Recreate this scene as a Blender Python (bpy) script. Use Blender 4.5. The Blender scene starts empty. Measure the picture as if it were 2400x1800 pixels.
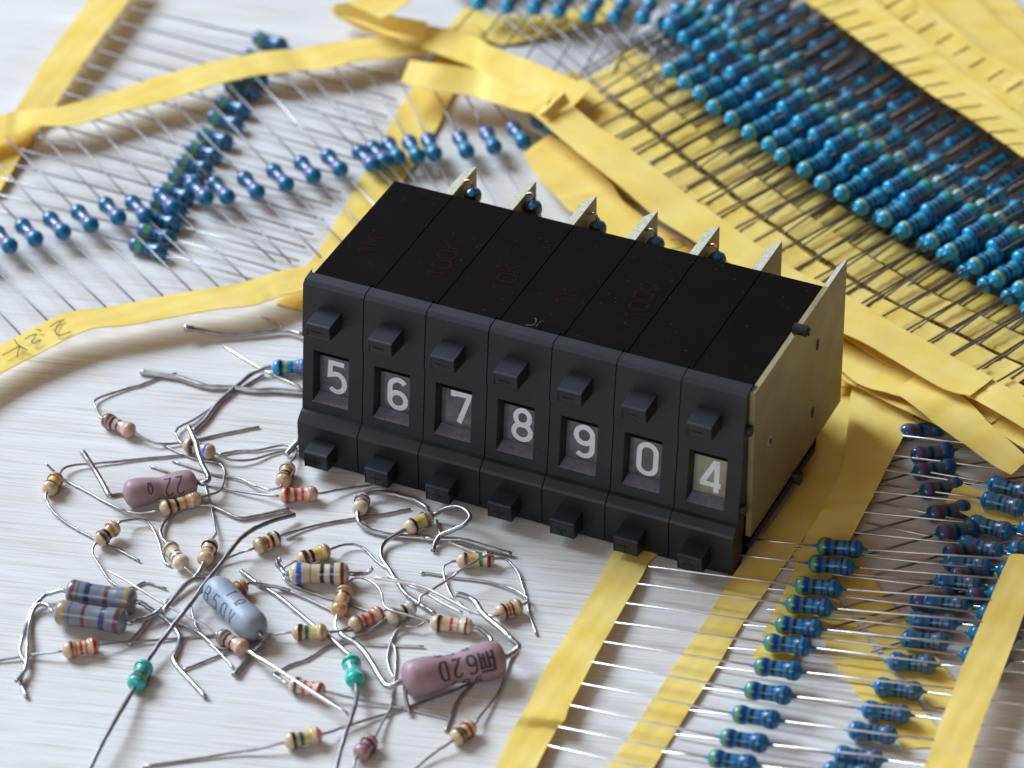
import bpy, bmesh, math, random
from mathutils import Vector, Matrix, Euler
random.seed(7)
sc = bpy.context.scene
COL = sc.collection

# ------------------------------------------------------------------ camera
# 1 Blender unit = 1 cm
CAM_LOC = Vector((23.439019, -42.960145, 36.529980))
CAM_ROT = Euler((0.9429055602445766, 0.009571087260030963, 0.43027779433711844), 'XYZ')
FPX = 9502.43            # focal length in pixels of the 2400 px wide photograph
cd = bpy.data.cameras.new('camera')
cam = bpy.data.objects.new('camera', cd); COL.objects.link(cam)
cam.location = CAM_LOC; cam.rotation_euler = CAM_ROT
cd.sensor_width = 36.0; cd.lens = FPX / 2400 * 36
cd.clip_start = 1; cd.clip_end = 500
cd.dof.use_dof = True
cd.dof.focus_distance = 59.3
cd.dof.aperture_fstop = 0.24
sc.camera = cam
sc.unit_settings.scale_length = 0.01

# ------------------------------------------------------------------ light
w = bpy.data.worlds.new('World'); sc.world = w; w.use_nodes = True
bg = w.node_tree.nodes['Background']
# the room around the table: pale wall by the window at left, dark warm room at right
_wt = w.node_tree
_tc = _wt.nodes.new('ShaderNodeTexCoord'); _sx = _wt.nodes.new('ShaderNodeSeparateXYZ'); _mr = _wt.nodes.new('ShaderNodeMapRange'); _cr = _wt.nodes.new('ShaderNodeValToRGB')
_mr.inputs[1].default_value = -1; _mr.inputs[2].default_value = 1
_wt.links.new(_tc.outputs['Generated'], _sx.inputs[0]); _wt.links.new(_sx.outputs['X'], _mr.inputs[0]); _wt.links.new(_mr.outputs[0], _cr.inputs[0]); _wt.links.new(_cr.outputs[0], bg.inputs[0])
_e = _cr.color_ramp.elements
_e[0].position = 0.0; _e[0].color = (0.50, 0.42, 0.36, 1)
_e[1].position = 1.0; _e[1].color = (0.050, 0.026, 0.011, 1)
_m = _e.new(0.5); _m.color = (0.185, 0.115, 0.066, 1)
bg.inputs[1].default_value = 1.0

def area(name, loc, target, sx, sy, power, color):
    l = bpy.data.lights.new(name, 'AREA'); l.shape = 'RECTANGLE'
    l.size = sx; l.size_y = sy; l.energy = power; l.color = color
    o = bpy.data.objects.new(name, l); COL.objects.link(o); o.location = loc
    o.rotation_euler = (Vector(target) - Vector(loc)).to_track_quat('-Z', 'Y').to_euler()
    return o
area('window_light', (-142, 36, 108), (3, 2, 0), 96, 80, 640000, (0.61, 0.78, 1.0))
area('front_fill_light', (2, -64, 34), (4, 0, 0), 48, 24, 14500, (0.62, 0.80, 1.0))  # added fill that lifts the switches' front face, no known source
sc.view_settings.view_transform = 'Standard'
sc.view_settings.look = 'None'
sc.view_settings.exposure = 0.07
sc.view_settings.gamma = 1.0
sc.cycles.use_denoising = True
sc.cycles.max_bounces = 8

# ------------------------------------------------------------------ photo measuring helpers
RM = CAM_ROT.to_matrix()
K = 600 / 2212
TILE = dict(D=(0, 0, 2400/2212), U0=(0, 0, K), U1=(600, 0, K), U2=(1200, 0, K), U3=(1800, 0, K),
            M0=(0, 450, K), M1=(600, 350, K), M2=(1200, 400, K), M3=(1800, 450, K),
            A0=(0, 900, K), A1=(600, 900, K), A2=(1200, 900, K), A3=(1800, 900, K),
            B0=(0, 1350, K), B1=(600, 1350, K), B2=(1200, 1350, K), B3=(1800, 1350, K),
            E1=(300, 720, 440/2212), E2=(300, 1240, 440/2212), E3=(1000, 1200, 400/2212),
            E4=(1500, 200, K), E5=(1000, 0, K), E6=(1800, 1100, K), E7=(0, 1200, 400/2212), S=(0, 0, 1))
def q(t, x, y):
    o = TILE[t]; return (o[0] + x*o[2], o[1] + y*o[2])
def ray(p):
    return RM @ Vector(((p[0]-1200)/FPX, -(p[1]-900)/FPX, -1))
def G(p, z=0.0):
    v = ray(p); t = (z - CAM_LOC.z) / v.z
    return CAM_LOC + v*t
def GX(p, x):
    v = ray(p); t = (x - CAM_LOC.x) / v.x
    return CAM_LOC + v*t

# ------------------------------------------------------------------ object helpers
def mesh_obj(name, me, mat=None, parent=None, loc=None):
    o = bpy.data.objects.new(name, me); COL.objects.link(o)
    if mat is not None:
        if not me.materials: me.materials.append(mat)
        else: me.materials[0] = mat
    if parent: o.parent = parent
    if loc is not None: o.location = loc
    return o
def bm_obj(name, bm, mat=None, parent=None, smooth=False, loc=None):
    me = bpy.data.meshes.new(name)
    bmesh.ops.recalc_face_normals(bm, faces=bm.faces)
    bm.to_mesh(me); bm.free()
    if smooth:
        me.polygons.foreach_set('use_smooth', [True]*len(me.polygons))
    return mesh_obj(name, me, mat, parent, loc)
def empty(name, loc=(0, 0, 0), label=None, cat=None, group=None):
    o = bpy.data.objects.new(name, None); COL.objects.link(o); o.location = loc
    o.empty_display_size = 0.2
    tag(o, label, cat, group); return o
def tag(o, label=None, cat=None, group=None, kind=None):
    if label: o['label'] = label
    if cat: o['category'] = cat
    if group: o['group'] = group
    if kind: o['kind'] = kind
def add_box(bm, x0, x1, y0, y1, z0, z1, bev=0.0, seg=2):
    r = bmesh.ops.create_cube(bm, size=1.0)
    vs = r['verts']
    bmesh.ops.scale(bm, vec=(x1-x0, y1-y0, z1-z0), verts=vs)
    bmesh.ops.translate(bm, vec=((x0+x1)/2, (y0+y1)/2, (z0+z1)/2), verts=vs)
    if bev > 0:
        es = list({e for v in vs for e in v.link_edges})
        bmesh.ops.bevel(bm, geom=es, offset=bev, segments=seg, affect='EDGES', profile=0.6)
def add_prism(bm, prof, x0, x1):
    """prof: list of (y,z); extruded along x."""
    a = [bm.verts.new((x0, y, z)) for y, z in prof]
    b = [bm.verts.new((x1, y, z)) for y, z in prof]
    n = len(prof)
    bm.faces.new(a); bm.faces.new(list(reversed(b)))
    for i in range(n):
        bm.faces.new((a[i], b[i], b[(i+1) % n], a[(i+1) % n]))
def crom(pts, n):
    """Catmull-Rom through points, n samples per span (points: lists of floats)."""
    out = []
    P = [Vector(p) for p in pts]
    if len(P) < 3:
        for i in range(n*(len(P)-1)+1):
            out.append(P[0].lerp(P[-1], i/(n*(len(P)-1))))
        return out
    for i in range(len(P)-1):
        p0 = P[i-1] if i > 0 else P[0]*2 - P[1]
        p1, p2 = P[i], P[i+1]
        p3 = P[i+2] if i+2 < len(P) else P[-1]*2 - P[-2]
        # centripetal-ish: limit overshoot by scaling tangents with span length
        d = (p2-p1).length
        t1 = (p2-p0); t2 = (p3-p1)
        l0 = (p1-p0).length + d; l2 = (p3-p2).length + d
        t1 = t1 * (d/max(l0, 1e-6)); t2 = t2 * (d/max(l2, 1e-6))
        for k in range(n):
            t = k/n; t_2 = t*t; t_3 = t_2*t
            out.append(p1*(2*t_3-3*t_2+1) + t1*(t_3-2*t_2+t) + p2*(-2*t_3+3*t_2) + t2*(t_3-t_2))
    out.append(P[-1].copy())
    return out
def add_tube(bm, pts, r, n=8, cap=True, rj=0.0):
    """pts world Vectors; r float or list."""
    P = []
    for p in pts:
        p = Vector(p)
        if not P or (p-P[-1]).length > 1e-4: P.append(p)
    rings = []
    prev = None
    for i, p in enumerate(P):
        if i == 0: t = P[1]-P[0]
        elif i == len(P)-1: t = P[-1]-P[-2]
        else: t = (P[i+1]-P[i]).normalized() + (P[i]-P[i-1]).normalized()
        t.normalize()
        if prev is None:
            u = t.cross(Vector((0, 0, 1)))
            if u.length < 0.05: u = t.cross(Vector((1, 0, 0)))
        else:
            u = prev - t*prev.dot(t)
        u.normalize(); prev = u; v = t.cross(u)
        rr = r[i] if isinstance(r, (list, tuple)) else r
        rr *= 1 + random.uniform(-rj, rj)
        rings.append([bm.verts.new(p + (u*math.cos(2*math.pi*k/n) + v*math.sin(2*math.pi*k/n))*rr) for k in range(n)])
    for a, b in zip(rings, rings[1:]):
        for k in range(n):
            bm.faces.new((a[k], a[(k+1) % n], b[(k+1) % n], b[k]))
    if cap:
        bm.faces.new(list(reversed(rings[0]))); bm.faces.new(rings[-1])
def add_lathe(bm, prof, n=20):
    """prof (x,r) along local x."""
    rings = []
    for x, r in prof:
        rings.append([bm.verts.new((x, r*math.cos(2*math.pi*k/n), r*math.sin(2*math.pi*k/n))) for k in range(n)])
    for a, b in zip(rings, rings[1:]):
        for k in range(n):
            bm.faces.new((a[k], a[(k+1) % n], b[(k+1) % n], b[k]))
    bm.faces.new(list(reversed(rings[0]))); bm.faces.new(rings[-1])

# ------------------------------------------------------------------ materials
def srgb(r, g, b):
    f = lambda c: (c/255/12.92) if c/255 <= 0.04045 else ((c/255+0.055)/1.055)**2.4
    return (f(r), f(g), f(b), 1)
def new_mat(name):
    m = bpy.data.materials.new(name); m.use_nodes = True
    nt = m.node_tree; return m, nt, nt.nodes['Principled BSDF']
def nd(nt, typ, **kw):
    n = nt.nodes.new(typ)
    for k, v in kw.items(): setattr(n, k, v)
    return n
def plain(name, col, rough=0.5, metal=0.0, spec=0.5, noise=0.0, nscale=20, coat=0.0, bump=0.0):
    m, nt, b = new_mat(name)
    b.inputs['Base Color'].default_value = col; b.inputs['Roughness'].default_value = rough
    b.inputs['Metallic'].default_value = metal; b.inputs['Specular IOR Level'].default_value = spec
    b.inputs['Coat Weight'].default_value = coat; b.inputs['Coat Roughness'].default_value = 0.08
    if noise or bump:
        tc = nd(nt, 'ShaderNodeTexCoord'); nz = nd(nt, 'ShaderNodeTexNoise')
        nz.inputs['Scale'].default_value = nscale; nz.inputs['Detail'].default_value = 5
        nt.links.new(tc.outputs['Object'], nz.inputs['Vector'])
        if noise:
            mx = nd(nt, 'ShaderNodeMix', data_type='RGBA', blend_type='MULTIPLY')
            mx.inputs[0].default_value = 1.0
            mx.inputs['A'].default_value = col
            mr = nd(nt, 'ShaderNodeMapRange'); mr.inputs[1].default_value = 0.3; mr.inputs[2].default_value = 0.7
            mr.inputs[3].default_value = 1-noise; mr.inputs[4].default_value = 1+noise
            nt.links.new(nz.outputs['Fac'], mr.inputs[0]); nt.links.new(mr.outputs[0], mx.inputs['B'])
            nt.links.new(mx.outputs['Result'], b.inputs['Base Color'])
        if bump:
            bp = nd(nt, 'ShaderNodeBump'); bp.inputs['Strength'].default_value = bump; bp.inputs['Distance'].default_value = 0.02
            nt.links.new(nz.outputs['Fac'], bp.inputs['Height']); nt.links.new(bp.outputs[0], b.inputs['Normal'])
    return m

def mat_table():
    m, nt, b = new_mat('pale_wood')
    tc = nd(nt, 'ShaderNodeTexCoord')
    mp = nd(nt, 'ShaderNodeMapping'); mp.inputs['Rotation'].default_value = (0, 0, -math.atan(0.274))
    nt.links.new(tc.outputs['Object'], mp.inputs['Vector'])
    def nz(sx, sy, scale, det, rough=0.6):
        s = nd(nt, 'ShaderNodeMapping'); s.inputs['Scale'].default_value = (sx, sy, 1)
        nt.links.new(mp.outputs[0], s.inputs['Vector'])
        n = nd(nt, 'ShaderNodeTexNoise'); n.inputs['Scale'].default_value = scale; n.inputs['Detail'].default_value = det
        n.inputs['Roughness'].default_value = rough
        nt.links.new(s.outputs[0], n.inputs['Vector']); return n
    fine = nz(0.38, 20.0, 1.0, 4, 0.6)
    fine2 = nz(0.8, 38.0, 1.0, 2, 0.6)
    broad = nz(0.10, 0.8, 1.0, 3)
    cr = nd(nt, 'ShaderNodeValToRGB')
    e = cr.color_ramp.elements
    e[0].position = 0.28; e[0].color = (0.56, 0.47, 0.37, 1)
    e[1].position = 0.56; e[1].color = (0.76, 0.725, 0.68, 1)
    el = e.new(0.42); el.color = (0.71, 0.655, 0.59, 1)
    nt.links.new(fine.outputs['Fac'], cr.inputs[0])
    cr2 = nd(nt, 'ShaderNodeValToRGB')
    e = cr2.color_ramp.elements
    e[0].position = 0.30; e[0].color = (0.80, 0.765, 0.72, 1)
    e[1].position = 0.52; e[1].color = (1.0, 1.0, 1.0, 1)
    nt.links.new(fine2.outputs['Fac'], cr2.inputs[0])
    mx = nd(nt, 'ShaderNodeMix', data_type='RGBA', blend_type='MULTIPLY'); mx.inputs[0].default_value = 0.8
    nt.links.new(cr.outputs[0], mx.inputs['A']); nt.links.new(cr2.outputs[0], mx.inputs['B'])
    cr3 = nd(nt, 'ShaderNodeValToRGB')
    e = cr3.color_ramp.elements
    e[0].position = 0.3; e[0].color = (0.93, 0.90, 0.87, 1); e[1].position = 0.7; e[1].color = (1.03, 1.03, 1.03, 1)
    nt.links.new(broad.outputs['Fac'], cr3.inputs[0])
    mx2 = nd(nt, 'ShaderNodeMix', data_type='RGBA', blend_type='MULTIPLY'); mx2.inputs[0].default_value = 1.0
    nt.links.new(mx.outputs['Result'], mx2.inputs['A']); nt.links.new(cr3.outputs[0], mx2.inputs['B'])
    nt.links.new(mx2.outputs['Result'], b.inputs['Base Color'])
    bp = nd(nt, 'ShaderNodeBump'); bp.inputs['Strength'].default_value = 0.25; bp.inputs['Distance'].default_value = 0.02
    nt.links.new(fine.outputs['Fac'], bp.inputs['Height']); nt.links.new(bp.outputs[0], b.inputs['Normal'])
    b.inputs['Roughness'].default_value = 0.62; b.inputs['Specular IOR Level'].default_value = 0.18
    return m

def mat_paper():
    m, nt, b = new_mat('yellow_tape_paper')
    tc = nd(nt, 'ShaderNodeTexCoord')
    n1 = nd(nt, 'ShaderNodeTexNoise'); n1.inputs['Scale'].default_value = 1.6; n1.inputs['Detail'].default_value = 4
    n2 = nd(nt, 'ShaderNodeTexNoise'); n2.inputs['Scale'].default_value = 38; n2.inputs['Detail'].default_value = 5
    nt.links.new(tc.outputs['Object'], n1.inputs['Vector']); nt.links.new(tc.outputs['Object'], n2.inputs['Vector'])
    cr = nd(nt, 'ShaderNodeValToRGB'); e = cr.color_ramp.elements
    e[0].position = 0.35; e[0].color = (0.95, 0.665, 0.135, 1); e[1].position = 0.62; e[1].color = (0.99, 0.74, 0.215, 1)
    nt.links.new(n1.outputs['Fac'], cr.inputs[0])
    b.inputs['Roughness'].default_value = 0.8; b.inputs['Specular IOR Level'].default_value = 0.15
    nt.links.new(cr.outputs[0], b.inputs['Base Color'])
    bp = nd(nt, 'ShaderNodeBump'); bp.inputs['Strength'].default_value = 0.30; bp.inputs['Distance'].default_value = 0.012
    nt.links.new(n2.outputs['Fac'], bp.inputs['Height']); nt.links.new(bp.outputs[0], b.inputs['Normal'])
    tr = nd(nt, 'ShaderNodeBsdfTranslucent'); tr.inputs['Color'].default_value = (0.9, 0.55, 0.10, 1)
    ms = nd(nt, 'ShaderNodeMixShader'); ms.inputs[0].default_value = 0.14
    out = nt.nodes['Material Output']
    nt.links.new(b.outputs[0], ms.inputs[1]); nt.links.new(tr.outputs[0], ms.inputs[2]); nt.links.new(ms.outputs[0], out.inputs['Surface'])
    return m

def mat_black(name, col, rough, dust=0.0):
    m, nt, b = new_mat(name)
    tc = nd(nt, 'ShaderNodeTexCoord')
    b.inputs['Roughness'].default_value = rough
    b.inputs['Specular IOR Level'].default_value = 0.50 if dust < .7 else 0.05
    n2 = nd(nt, 'ShaderNodeTexNoise'); n2.inputs['Scale'].default_value = 60; n2.inputs['Detail'].default_value = 2
    nt.links.new(tc.outputs['Object'], n2.inputs['Vector'])
    bp = nd(nt, 'ShaderNodeBump'); bp.inputs['Strength'].default_value = 0.25; bp.inputs['Distance'].default_value = 0.006
    nt.links.new(n2.outputs['Fac'], bp.inputs['Height']); nt.links.new(bp.outputs[0], b.inputs['Normal'])
    vo = nd(nt, 'ShaderNodeTexVoronoi'); vo.inputs['Scale'].default_value = 9.0
    nt.links.new(tc.outputs['Object'], vo.inputs['Vector'])
    n3 = nd(nt, 'ShaderNodeTexNoise'); n3.inputs['Scale'].default_value = 3.0
    nt.links.new(tc.outputs['Object'], n3.inputs['Vector'])
    lt = nd(nt, 'ShaderNodeMath', operation='LESS_THAN'); lt.inputs[1].default_value = 0.06*dust
    nt.links.new(vo.outputs['Distance'], lt.inputs[0])
    n1 = nd(nt, 'ShaderNodeTexNoise'); n1.inputs['Scale'].default_value = 2.2; n1.inputs['Detail'].default_value = 6
    nt.links.new(tc.outputs['Object'], n1.inputs['Vector'])
    cr = nd(nt, 'ShaderNodeValToRGB'); e = cr.color_ramp.elements
    e[0].position = 0.35; e[0].color = (col[0]*0.8, col[1]*0.8, col[2]*0.8, 1)
    e[1].position = 0.7; e[1].color = (col[0]*1.35, col[1]*1.35, col[2]*1.35, 1)
    nt.links.new(n1.outputs['Fac'], cr.inputs[0])
    mx = nd(nt, 'ShaderNodeMix', data_type='RGBA'); mx.inputs['B'].default_value = (0.16, 0.17, 0.18, 1)
    nt.links.new(lt.outputs[0], mx.inputs[0]); nt.links.new(cr.outputs[0], mx.inputs['A'])
    nt.links.new(mx.outputs['Result'], b.inputs['Base Color'])
    return m

def mat_metal(name, col, rough):
    m, nt, b = new_mat(name)
    b.inputs['Metallic'].default_value = 1.0
    tc = nd(nt, 'ShaderNodeTexCoord'); n = nd(nt, 'ShaderNodeTexNoise'); n.inputs['Scale'].default_value = 6; n.inputs['Detail'].default_value = 4
    nt.links.new(tc.outputs['Object'], n.inputs['Vector'])
    cr = nd(nt, 'ShaderNodeValToRGB'); e = cr.color_ramp.elements
    e[0].position = 0.35; e[0].color = (col[0]*0.75, col[1]*0.72, col[2]*0.7, 1); e[1].position = 0.6; e[1].color = (*col, 1)
    nt.links.new(n.outputs['Fac'], cr.inputs[0]); nt.links.new(cr.outputs[0], b.inputs['Base Color'])
    mr = nd(nt, 'ShaderNodeMapRange'); mr.inputs[3].default_value = rough*0.8; mr.inputs[4].default_value = rough*1.3
    nt.links.new(n.outputs['Fac'], mr.inputs[0]); nt.links.new(mr.outputs[0], b.inputs['Roughness'])
    return m

CC = dict(br=(0.13, 0.030, 0.015), bk=(0.012, 0.011, 0.012), rd=(0.50, 0.035, 0.02), orr=(0.62, 0.17, 0.05),
          ye=(0.66, 0.50, 0.07), gn=(0.015, 0.14, 0.05), bl=(0.01, 0.12, 0.50), db=(0.012, 0.03, 0.12), vi=(0.15, 0.06, 0.17),
          gy=(0.30, 0.29, 0.27), go=(0.42, 0.24, 0.09), dg=(0.10, 0.10, 0.13), tan=(0.45, 0.24, 0.13),
          mg=(0.34, 0.03, 0.16), ol=(0.14, 0.30, 0.03), nv=(0.008, 0.03, 0.16), bb=(0.03, 0.022, 0.03), tl=(0.02, 0.26, 0.16),
          yg=(0.45, 0.47, 0.05), pw=(0.55, 0.33, 0.28), gc=(0.18, 0.10, 0.05), wt=(0.6, 0.6, 0.58))
_bm_cache = {}
def mat_body(name, base, bands, L, rough=0.3, coat=0.6, mott=0.12):
    key = (name, tuple(base), tuple(bands), L)
    if key in _bm_cache: return _bm_cache[key]
    m, nt, b = new_mat(name)
    tc = nd(nt, 'ShaderNodeTexCoord'); sx = nd(nt, 'ShaderNodeSeparateXYZ')
    nt.links.new(tc.outputs['Object'], sx.inputs[0])
    nz = nd(nt, 'ShaderNodeTexNoise'); nz.inputs['Scale'].default_value = 14; nz.inputs['Detail'].default_value = 2
    nt.links.new(tc.outputs['Object'], nz.inputs['Vector'])
    wob = nd(nt, 'ShaderNodeMath', operation='MULTIPLY_ADD'); wob.inputs[1].default_value = 0.025; 
    nt.links.new(nz.outputs['Fac'], wob.inputs[0]); nt.links.new(sx.outputs['X'], wob.inputs[2])
    mr = nd(nt, 'ShaderNodeMapRange'); mr.inputs[1].default_value = -L/2+0.0125; mr.inputs[2].default_value = L/2+0.0125
    nt.links.new(wob.outputs[0], mr.inputs[0])
    cr = nd(nt, 'ShaderNodeValToRGB'); cr.color_ramp.interpolation = 'LINEAR'
    stops = [(0.0, base)]
    for p, c, wd in sorted(bands):
        s = 0.012
        stops += [(max(p-wd/2-s, 0.001), base), (max(p-wd/2+s, 0.002), CC[c]), (p+wd/2-s, CC[c]), (min(p+wd/2+s, 0.999), base)]
    el = cr.color_ramp.elements
    el[0].position = 0; el[0].color = (*base, 1); el[1].position = 1; el[1].color = (*base, 1)
    for p, c in stops[1:]:
        k = el.new(min(max(p, 0), 1)); k.color = (*c, 1)
    nt.links.new(mr.outputs[0], cr.inputs[0])
    n2 = nd(nt, 'ShaderNodeTexNoise'); n2.inputs['Scale'].default_value = 9; n2.inputs['Detail'].default_value = 4
    nt.links.new(tc.outputs['Object'], n2.inputs['Vector'])
    m2 = nd(nt, 'ShaderNodeMapRange'); m2.inputs[1].default_value = 0.3; m2.inputs[2].default_value = 0.7
    m2.inputs[3].default_value = 1-mott; m2.inputs[4].default_value = 1+mott
    nt.links.new(n2.outputs['Fac'], m2.inputs[0])
    mx = nd(nt, 'ShaderNodeMix', data_type='RGBA', blend_type='MULTIPLY'); mx.inputs[0].default_value = 1
    nt.links.new(cr.outputs[0], mx.inputs['A']); nt.links.new(m2.outputs[0], mx.inputs['B'])
    nt.links.new(mx.outputs['Result'], b.inputs['Base Color'])
    b.inputs['Roughness'].default_value = rough; b.inputs['Coat Weight'].default_value = coat
    b.inputs['Coat Roughness'].default_value = 0.12
    _bm_cache[key] = m
    return m

M_TABLE = mat_table()
M_PAPER = mat_paper()
M_LEAD = mat_metal('tinned_lead', (0.52, 0.50, 0.50), 0.36)
M_LEADB = mat_metal('bright_lead', (0.92, 0.88, 0.84), 0.38)
M_LEADD = mat_metal('dull_lead', (0.38, 0.36, 0.36), 0.40)
M_LEADQ = mat_metal('reflection_dimmed_lead', (0.26, 0.245, 0.245), 0.42)  # lead colour darkened to imitate reflections of a dark room
M_BODY = mat_black('matte_black_casing', (0.0046, 0.0024, 0.0022), 0.66, 0.75)
M_BEZEL = mat_black('black_bezel_plastic', (0.0105, 0.0115, 0.0150), 0.46, 0.6)
M_BUTTON = mat_black('black_button_plastic', (0.0095, 0.011, 0.0150), 0.48, 0.5)
M_WELL = plain('dark_window_well', (0.018, 0.015, 0.017, 1), 0.6)
M_WHEEL = plain('grey_digit_wheel', (0.10, 0.108, 0.115, 1), 0.22, noise=0.25, nscale=8, coat=0.5)
M_WHEELB = plain('beige_digit_wheel', (0.30, 0.275, 0.20, 1), 0.3, noise=0.2, nscale=6, coat=0.4)
M_DIGIT = plain('white_digit_print', (0.82, 0.84, 0.84, 1), 0.5, noise=0.05)
M_LEDGE = plain('lightened_violet_ledge', (0.19, 0.17, 0.21, 1), 0.42, noise=0.2, nscale=12)  # colour lightened because light from behind leaves the ledge dim
M_PCB = plain('beige_fibre_board', (0.33, 0.255, 0.125, 1), 0.55, noise=0.18, nscale=1.3, bump=0.3)
M_PCBEDGE = plain('pale_fibre_edge', (0.62, 0.58, 0.42, 1), 0.6, noise=0.2, nscale=25, bump=0.5)
M_ROD = plain('blackened_steel_rod', (0.02, 0.02, 0.022, 1), 0.4, metal=0.3, noise=0.3, nscale=10)
M_COPPER = mat_metal('bare_copper', (0.80, 0.35, 0.22), 0.35)
M_INK = plain('dark_red_pen_ink', (0.020, 0.0048, 0.0038, 1), 0.6, spec=0.05)
M_PENCIL = plain('dark_pen_ink', (0.06, 0.045, 0.02, 1), 0.6)
M_PRINT = plain('dark_purple_print', (0.075, 0.035, 0.055, 1), 0.6)
M_PRINTG = plain('grey_blue_print', (0.07, 0.09, 0.14, 1), 0.6)
M_HOLE = plain('dark_hole', (0.03, 0.022, 0.012, 1), 0.8)
M_DUST = plain('pale_fibre_fluff', (0.12, 0.12, 0.12, 1), 0.8)

# ------------------------------------------------------------------ table
bm = bmesh.new()
add_box(bm, -60, 60, -60, 60, -2.0, 0.0)
tb = bm_obj('table_top', bm, M_TABLE)
tag(tb, 'pale wooden table top with fine straight grain', None, kind='structure')

# ================================================================== THUMBWHEEL SWITCH BANK
bank = empty('thumbwheel_switch_bank', (3.5, 1.5, 0),
             'black bank of seven thumbwheel switches showing 5678904, standing on the table', 'switch')
BO = Vector((3.5, 1.5, 0))
LEAN = 0.34/2.99
def yf(z): return -0.34 + LEAN*z
def local(o): o.location = Vector(o.location) - BO; return o
def stroke_mesh(bm, polys, w, f):
    """flat strokes: polys in 2D; f maps (u,v)->Vector; each stroke a strip with round ends."""
    for pl in polys:
        P = [Vector((a, b)) for a, b in pl]
        n = len(P)
        L_, R_ = [], []
        for i in range(n):
            if i == 0: t = P[1]-P[0]
            elif i == n-1: t = P[-1]-P[-2]
            else: t = (P[i+1]-P[i]).normalized() + (P[i]-P[i-1]).normalized()
            if t.length < 1e-6: t = P[min(i+1, n-1)]-P[i-1]
            t.normalize(); nn = Vector((-t.y, t.x))
            k = 1.0
            if 0 < i < n-1:
                c = max(0.5, abs(nn.dot(Vector((-(P[i]-P[i-1]).normalized().y, (P[i]-P[i-1]).normalized().x)))))
                k = 1/c
            L_.append(P[i]+nn*w/2*k); R_.append(P[i]-nn*w/2*k)
        lv = [bm.verts.new(f(p.x, p.y)) for p in L_]; rv = [bm.verts.new(f(p.x, p.y)) for p in R_]
        for i in range(n-1):
            bm.faces.new((lv[i], lv[i+1], rv[i+1], rv[i]))
def arc(cx, cy, rx, ry, a0, a1, n=12):
    return [(cx + rx*math.cos(math.radians(a0+(a1-a0)*i/n)), cy + ry*math.sin(math.radians(a0+(a1-a0)*i/n))) for i in range(n+1)]
DIG = {  # in a box x -.5...5, y -1..1 (scaled later)
 '0': [arc(0, .45, .42, .46, 180, 0, 14) + arc(0, -.45, .42, .46, 0, -180, 14) + [(-.42, .45)]],
 '4': [[(.46, -.45), (-.44, -.45), (-.44, -.36), (.12, .92), (.24, .92), (.24, -.93)]],
 '5': [[(.38, .90), (-.33, .90), (-.36, .13)] + arc(0, -.33, .42, .58, 128, -140, 20)[1:]],
 '6': [arc(0, -.40, .42, .50, 0, 360, 26), [(-.42, -.40), (-.42, .3)] + arc(0, .40, .42, .50, 180, 35, 14)[1:]],
 '7': [[(-.42, .70), (-.42, .90), (.40, .90), (.38, .72), (-.08, -.92)]],
 '8': [arc(0, .45, .36, .46, 0, 360, 26), arc(0, -.45, .43, .48, 0, 360, 26)],
 '9': [arc(0, .40, .42, .50, 0, 360, 26), [(.42, .40), (.42, -.4)] + arc(0, -.42, .42, .48, 0, -140, 14)[1:]],
 '1': [[(-.25, .55), (.1, .92), (.1, -.92)]],
 'K': [[(-.35, .92), (-.35, -.92)], [(.4, .92), (-.33, -.05)], [(-.1, .25), (.42, -.92)]],
 'M': [[(-.42, -.92), (-.42, .92), (0, -.1), (.42, .92), (.42, -.92)]],
 '2': [arc(0, .45, .38, .46, 165, -35, 14) + [(-.40, -.90), (.42, -.90)]],
 'O': [arc(0, 0.05, .42, .72, -62, 242, 20), [(-.42, -.85), (-.12, -.85), (-.2, -.58)], [(.42, -.85), (.12, -.85), (.2, -.58)]],
 'D': [[(-.4, -.9), (-.4, .9), (0, .9)] + arc(-.0, 0, .42, .9, 90, -90, 12) + [(-.4, -.9)]],
 'V': [[(-.42, .92), (0, -.92), (.42, .92)]],
 'R': [[(-.4, -.92), (-.4, .92), (.05, .92)] + arc(.05, .48, .35, .44, 90, -90, 8) + [(-.38, .04)], [(.0, .04), (.42, -.92)]],
 '%': [arc(-.25, .5, .18, .3, 0, 360, 12), arc(.25, -.5, .18, .3, 0, 360, 12), [(.4, .9), (-.4, -.9)]],
 '.': [arc(0, -.85, .05, .06, 0, 360, 8)],
 'B': [[(-.4, -.9), (-.4, .9), (.05, .9)] + arc(.05, .46, .33, .44, 90, -90, 8) + [(-.38, .02)], [(.05, .02)] + arc(.07, -.44, .35, .46, 90, -90, 8) + [(-.38, -.9)]],
 'I': [[(0, .92), (0, -.92)]],
 'J': [[(.3, .92), (.3, -.5)] + arc(-.02, -.5, .32, .4, 0, -170, 8)],
}
digits = '5678904'
dpos = [(.469, 1.352), (.476, 1.352), (.500, 1.385), (.49, 1.39), (.472, 1.386), (.468, 1.372), (.469, 1.356)]
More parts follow.
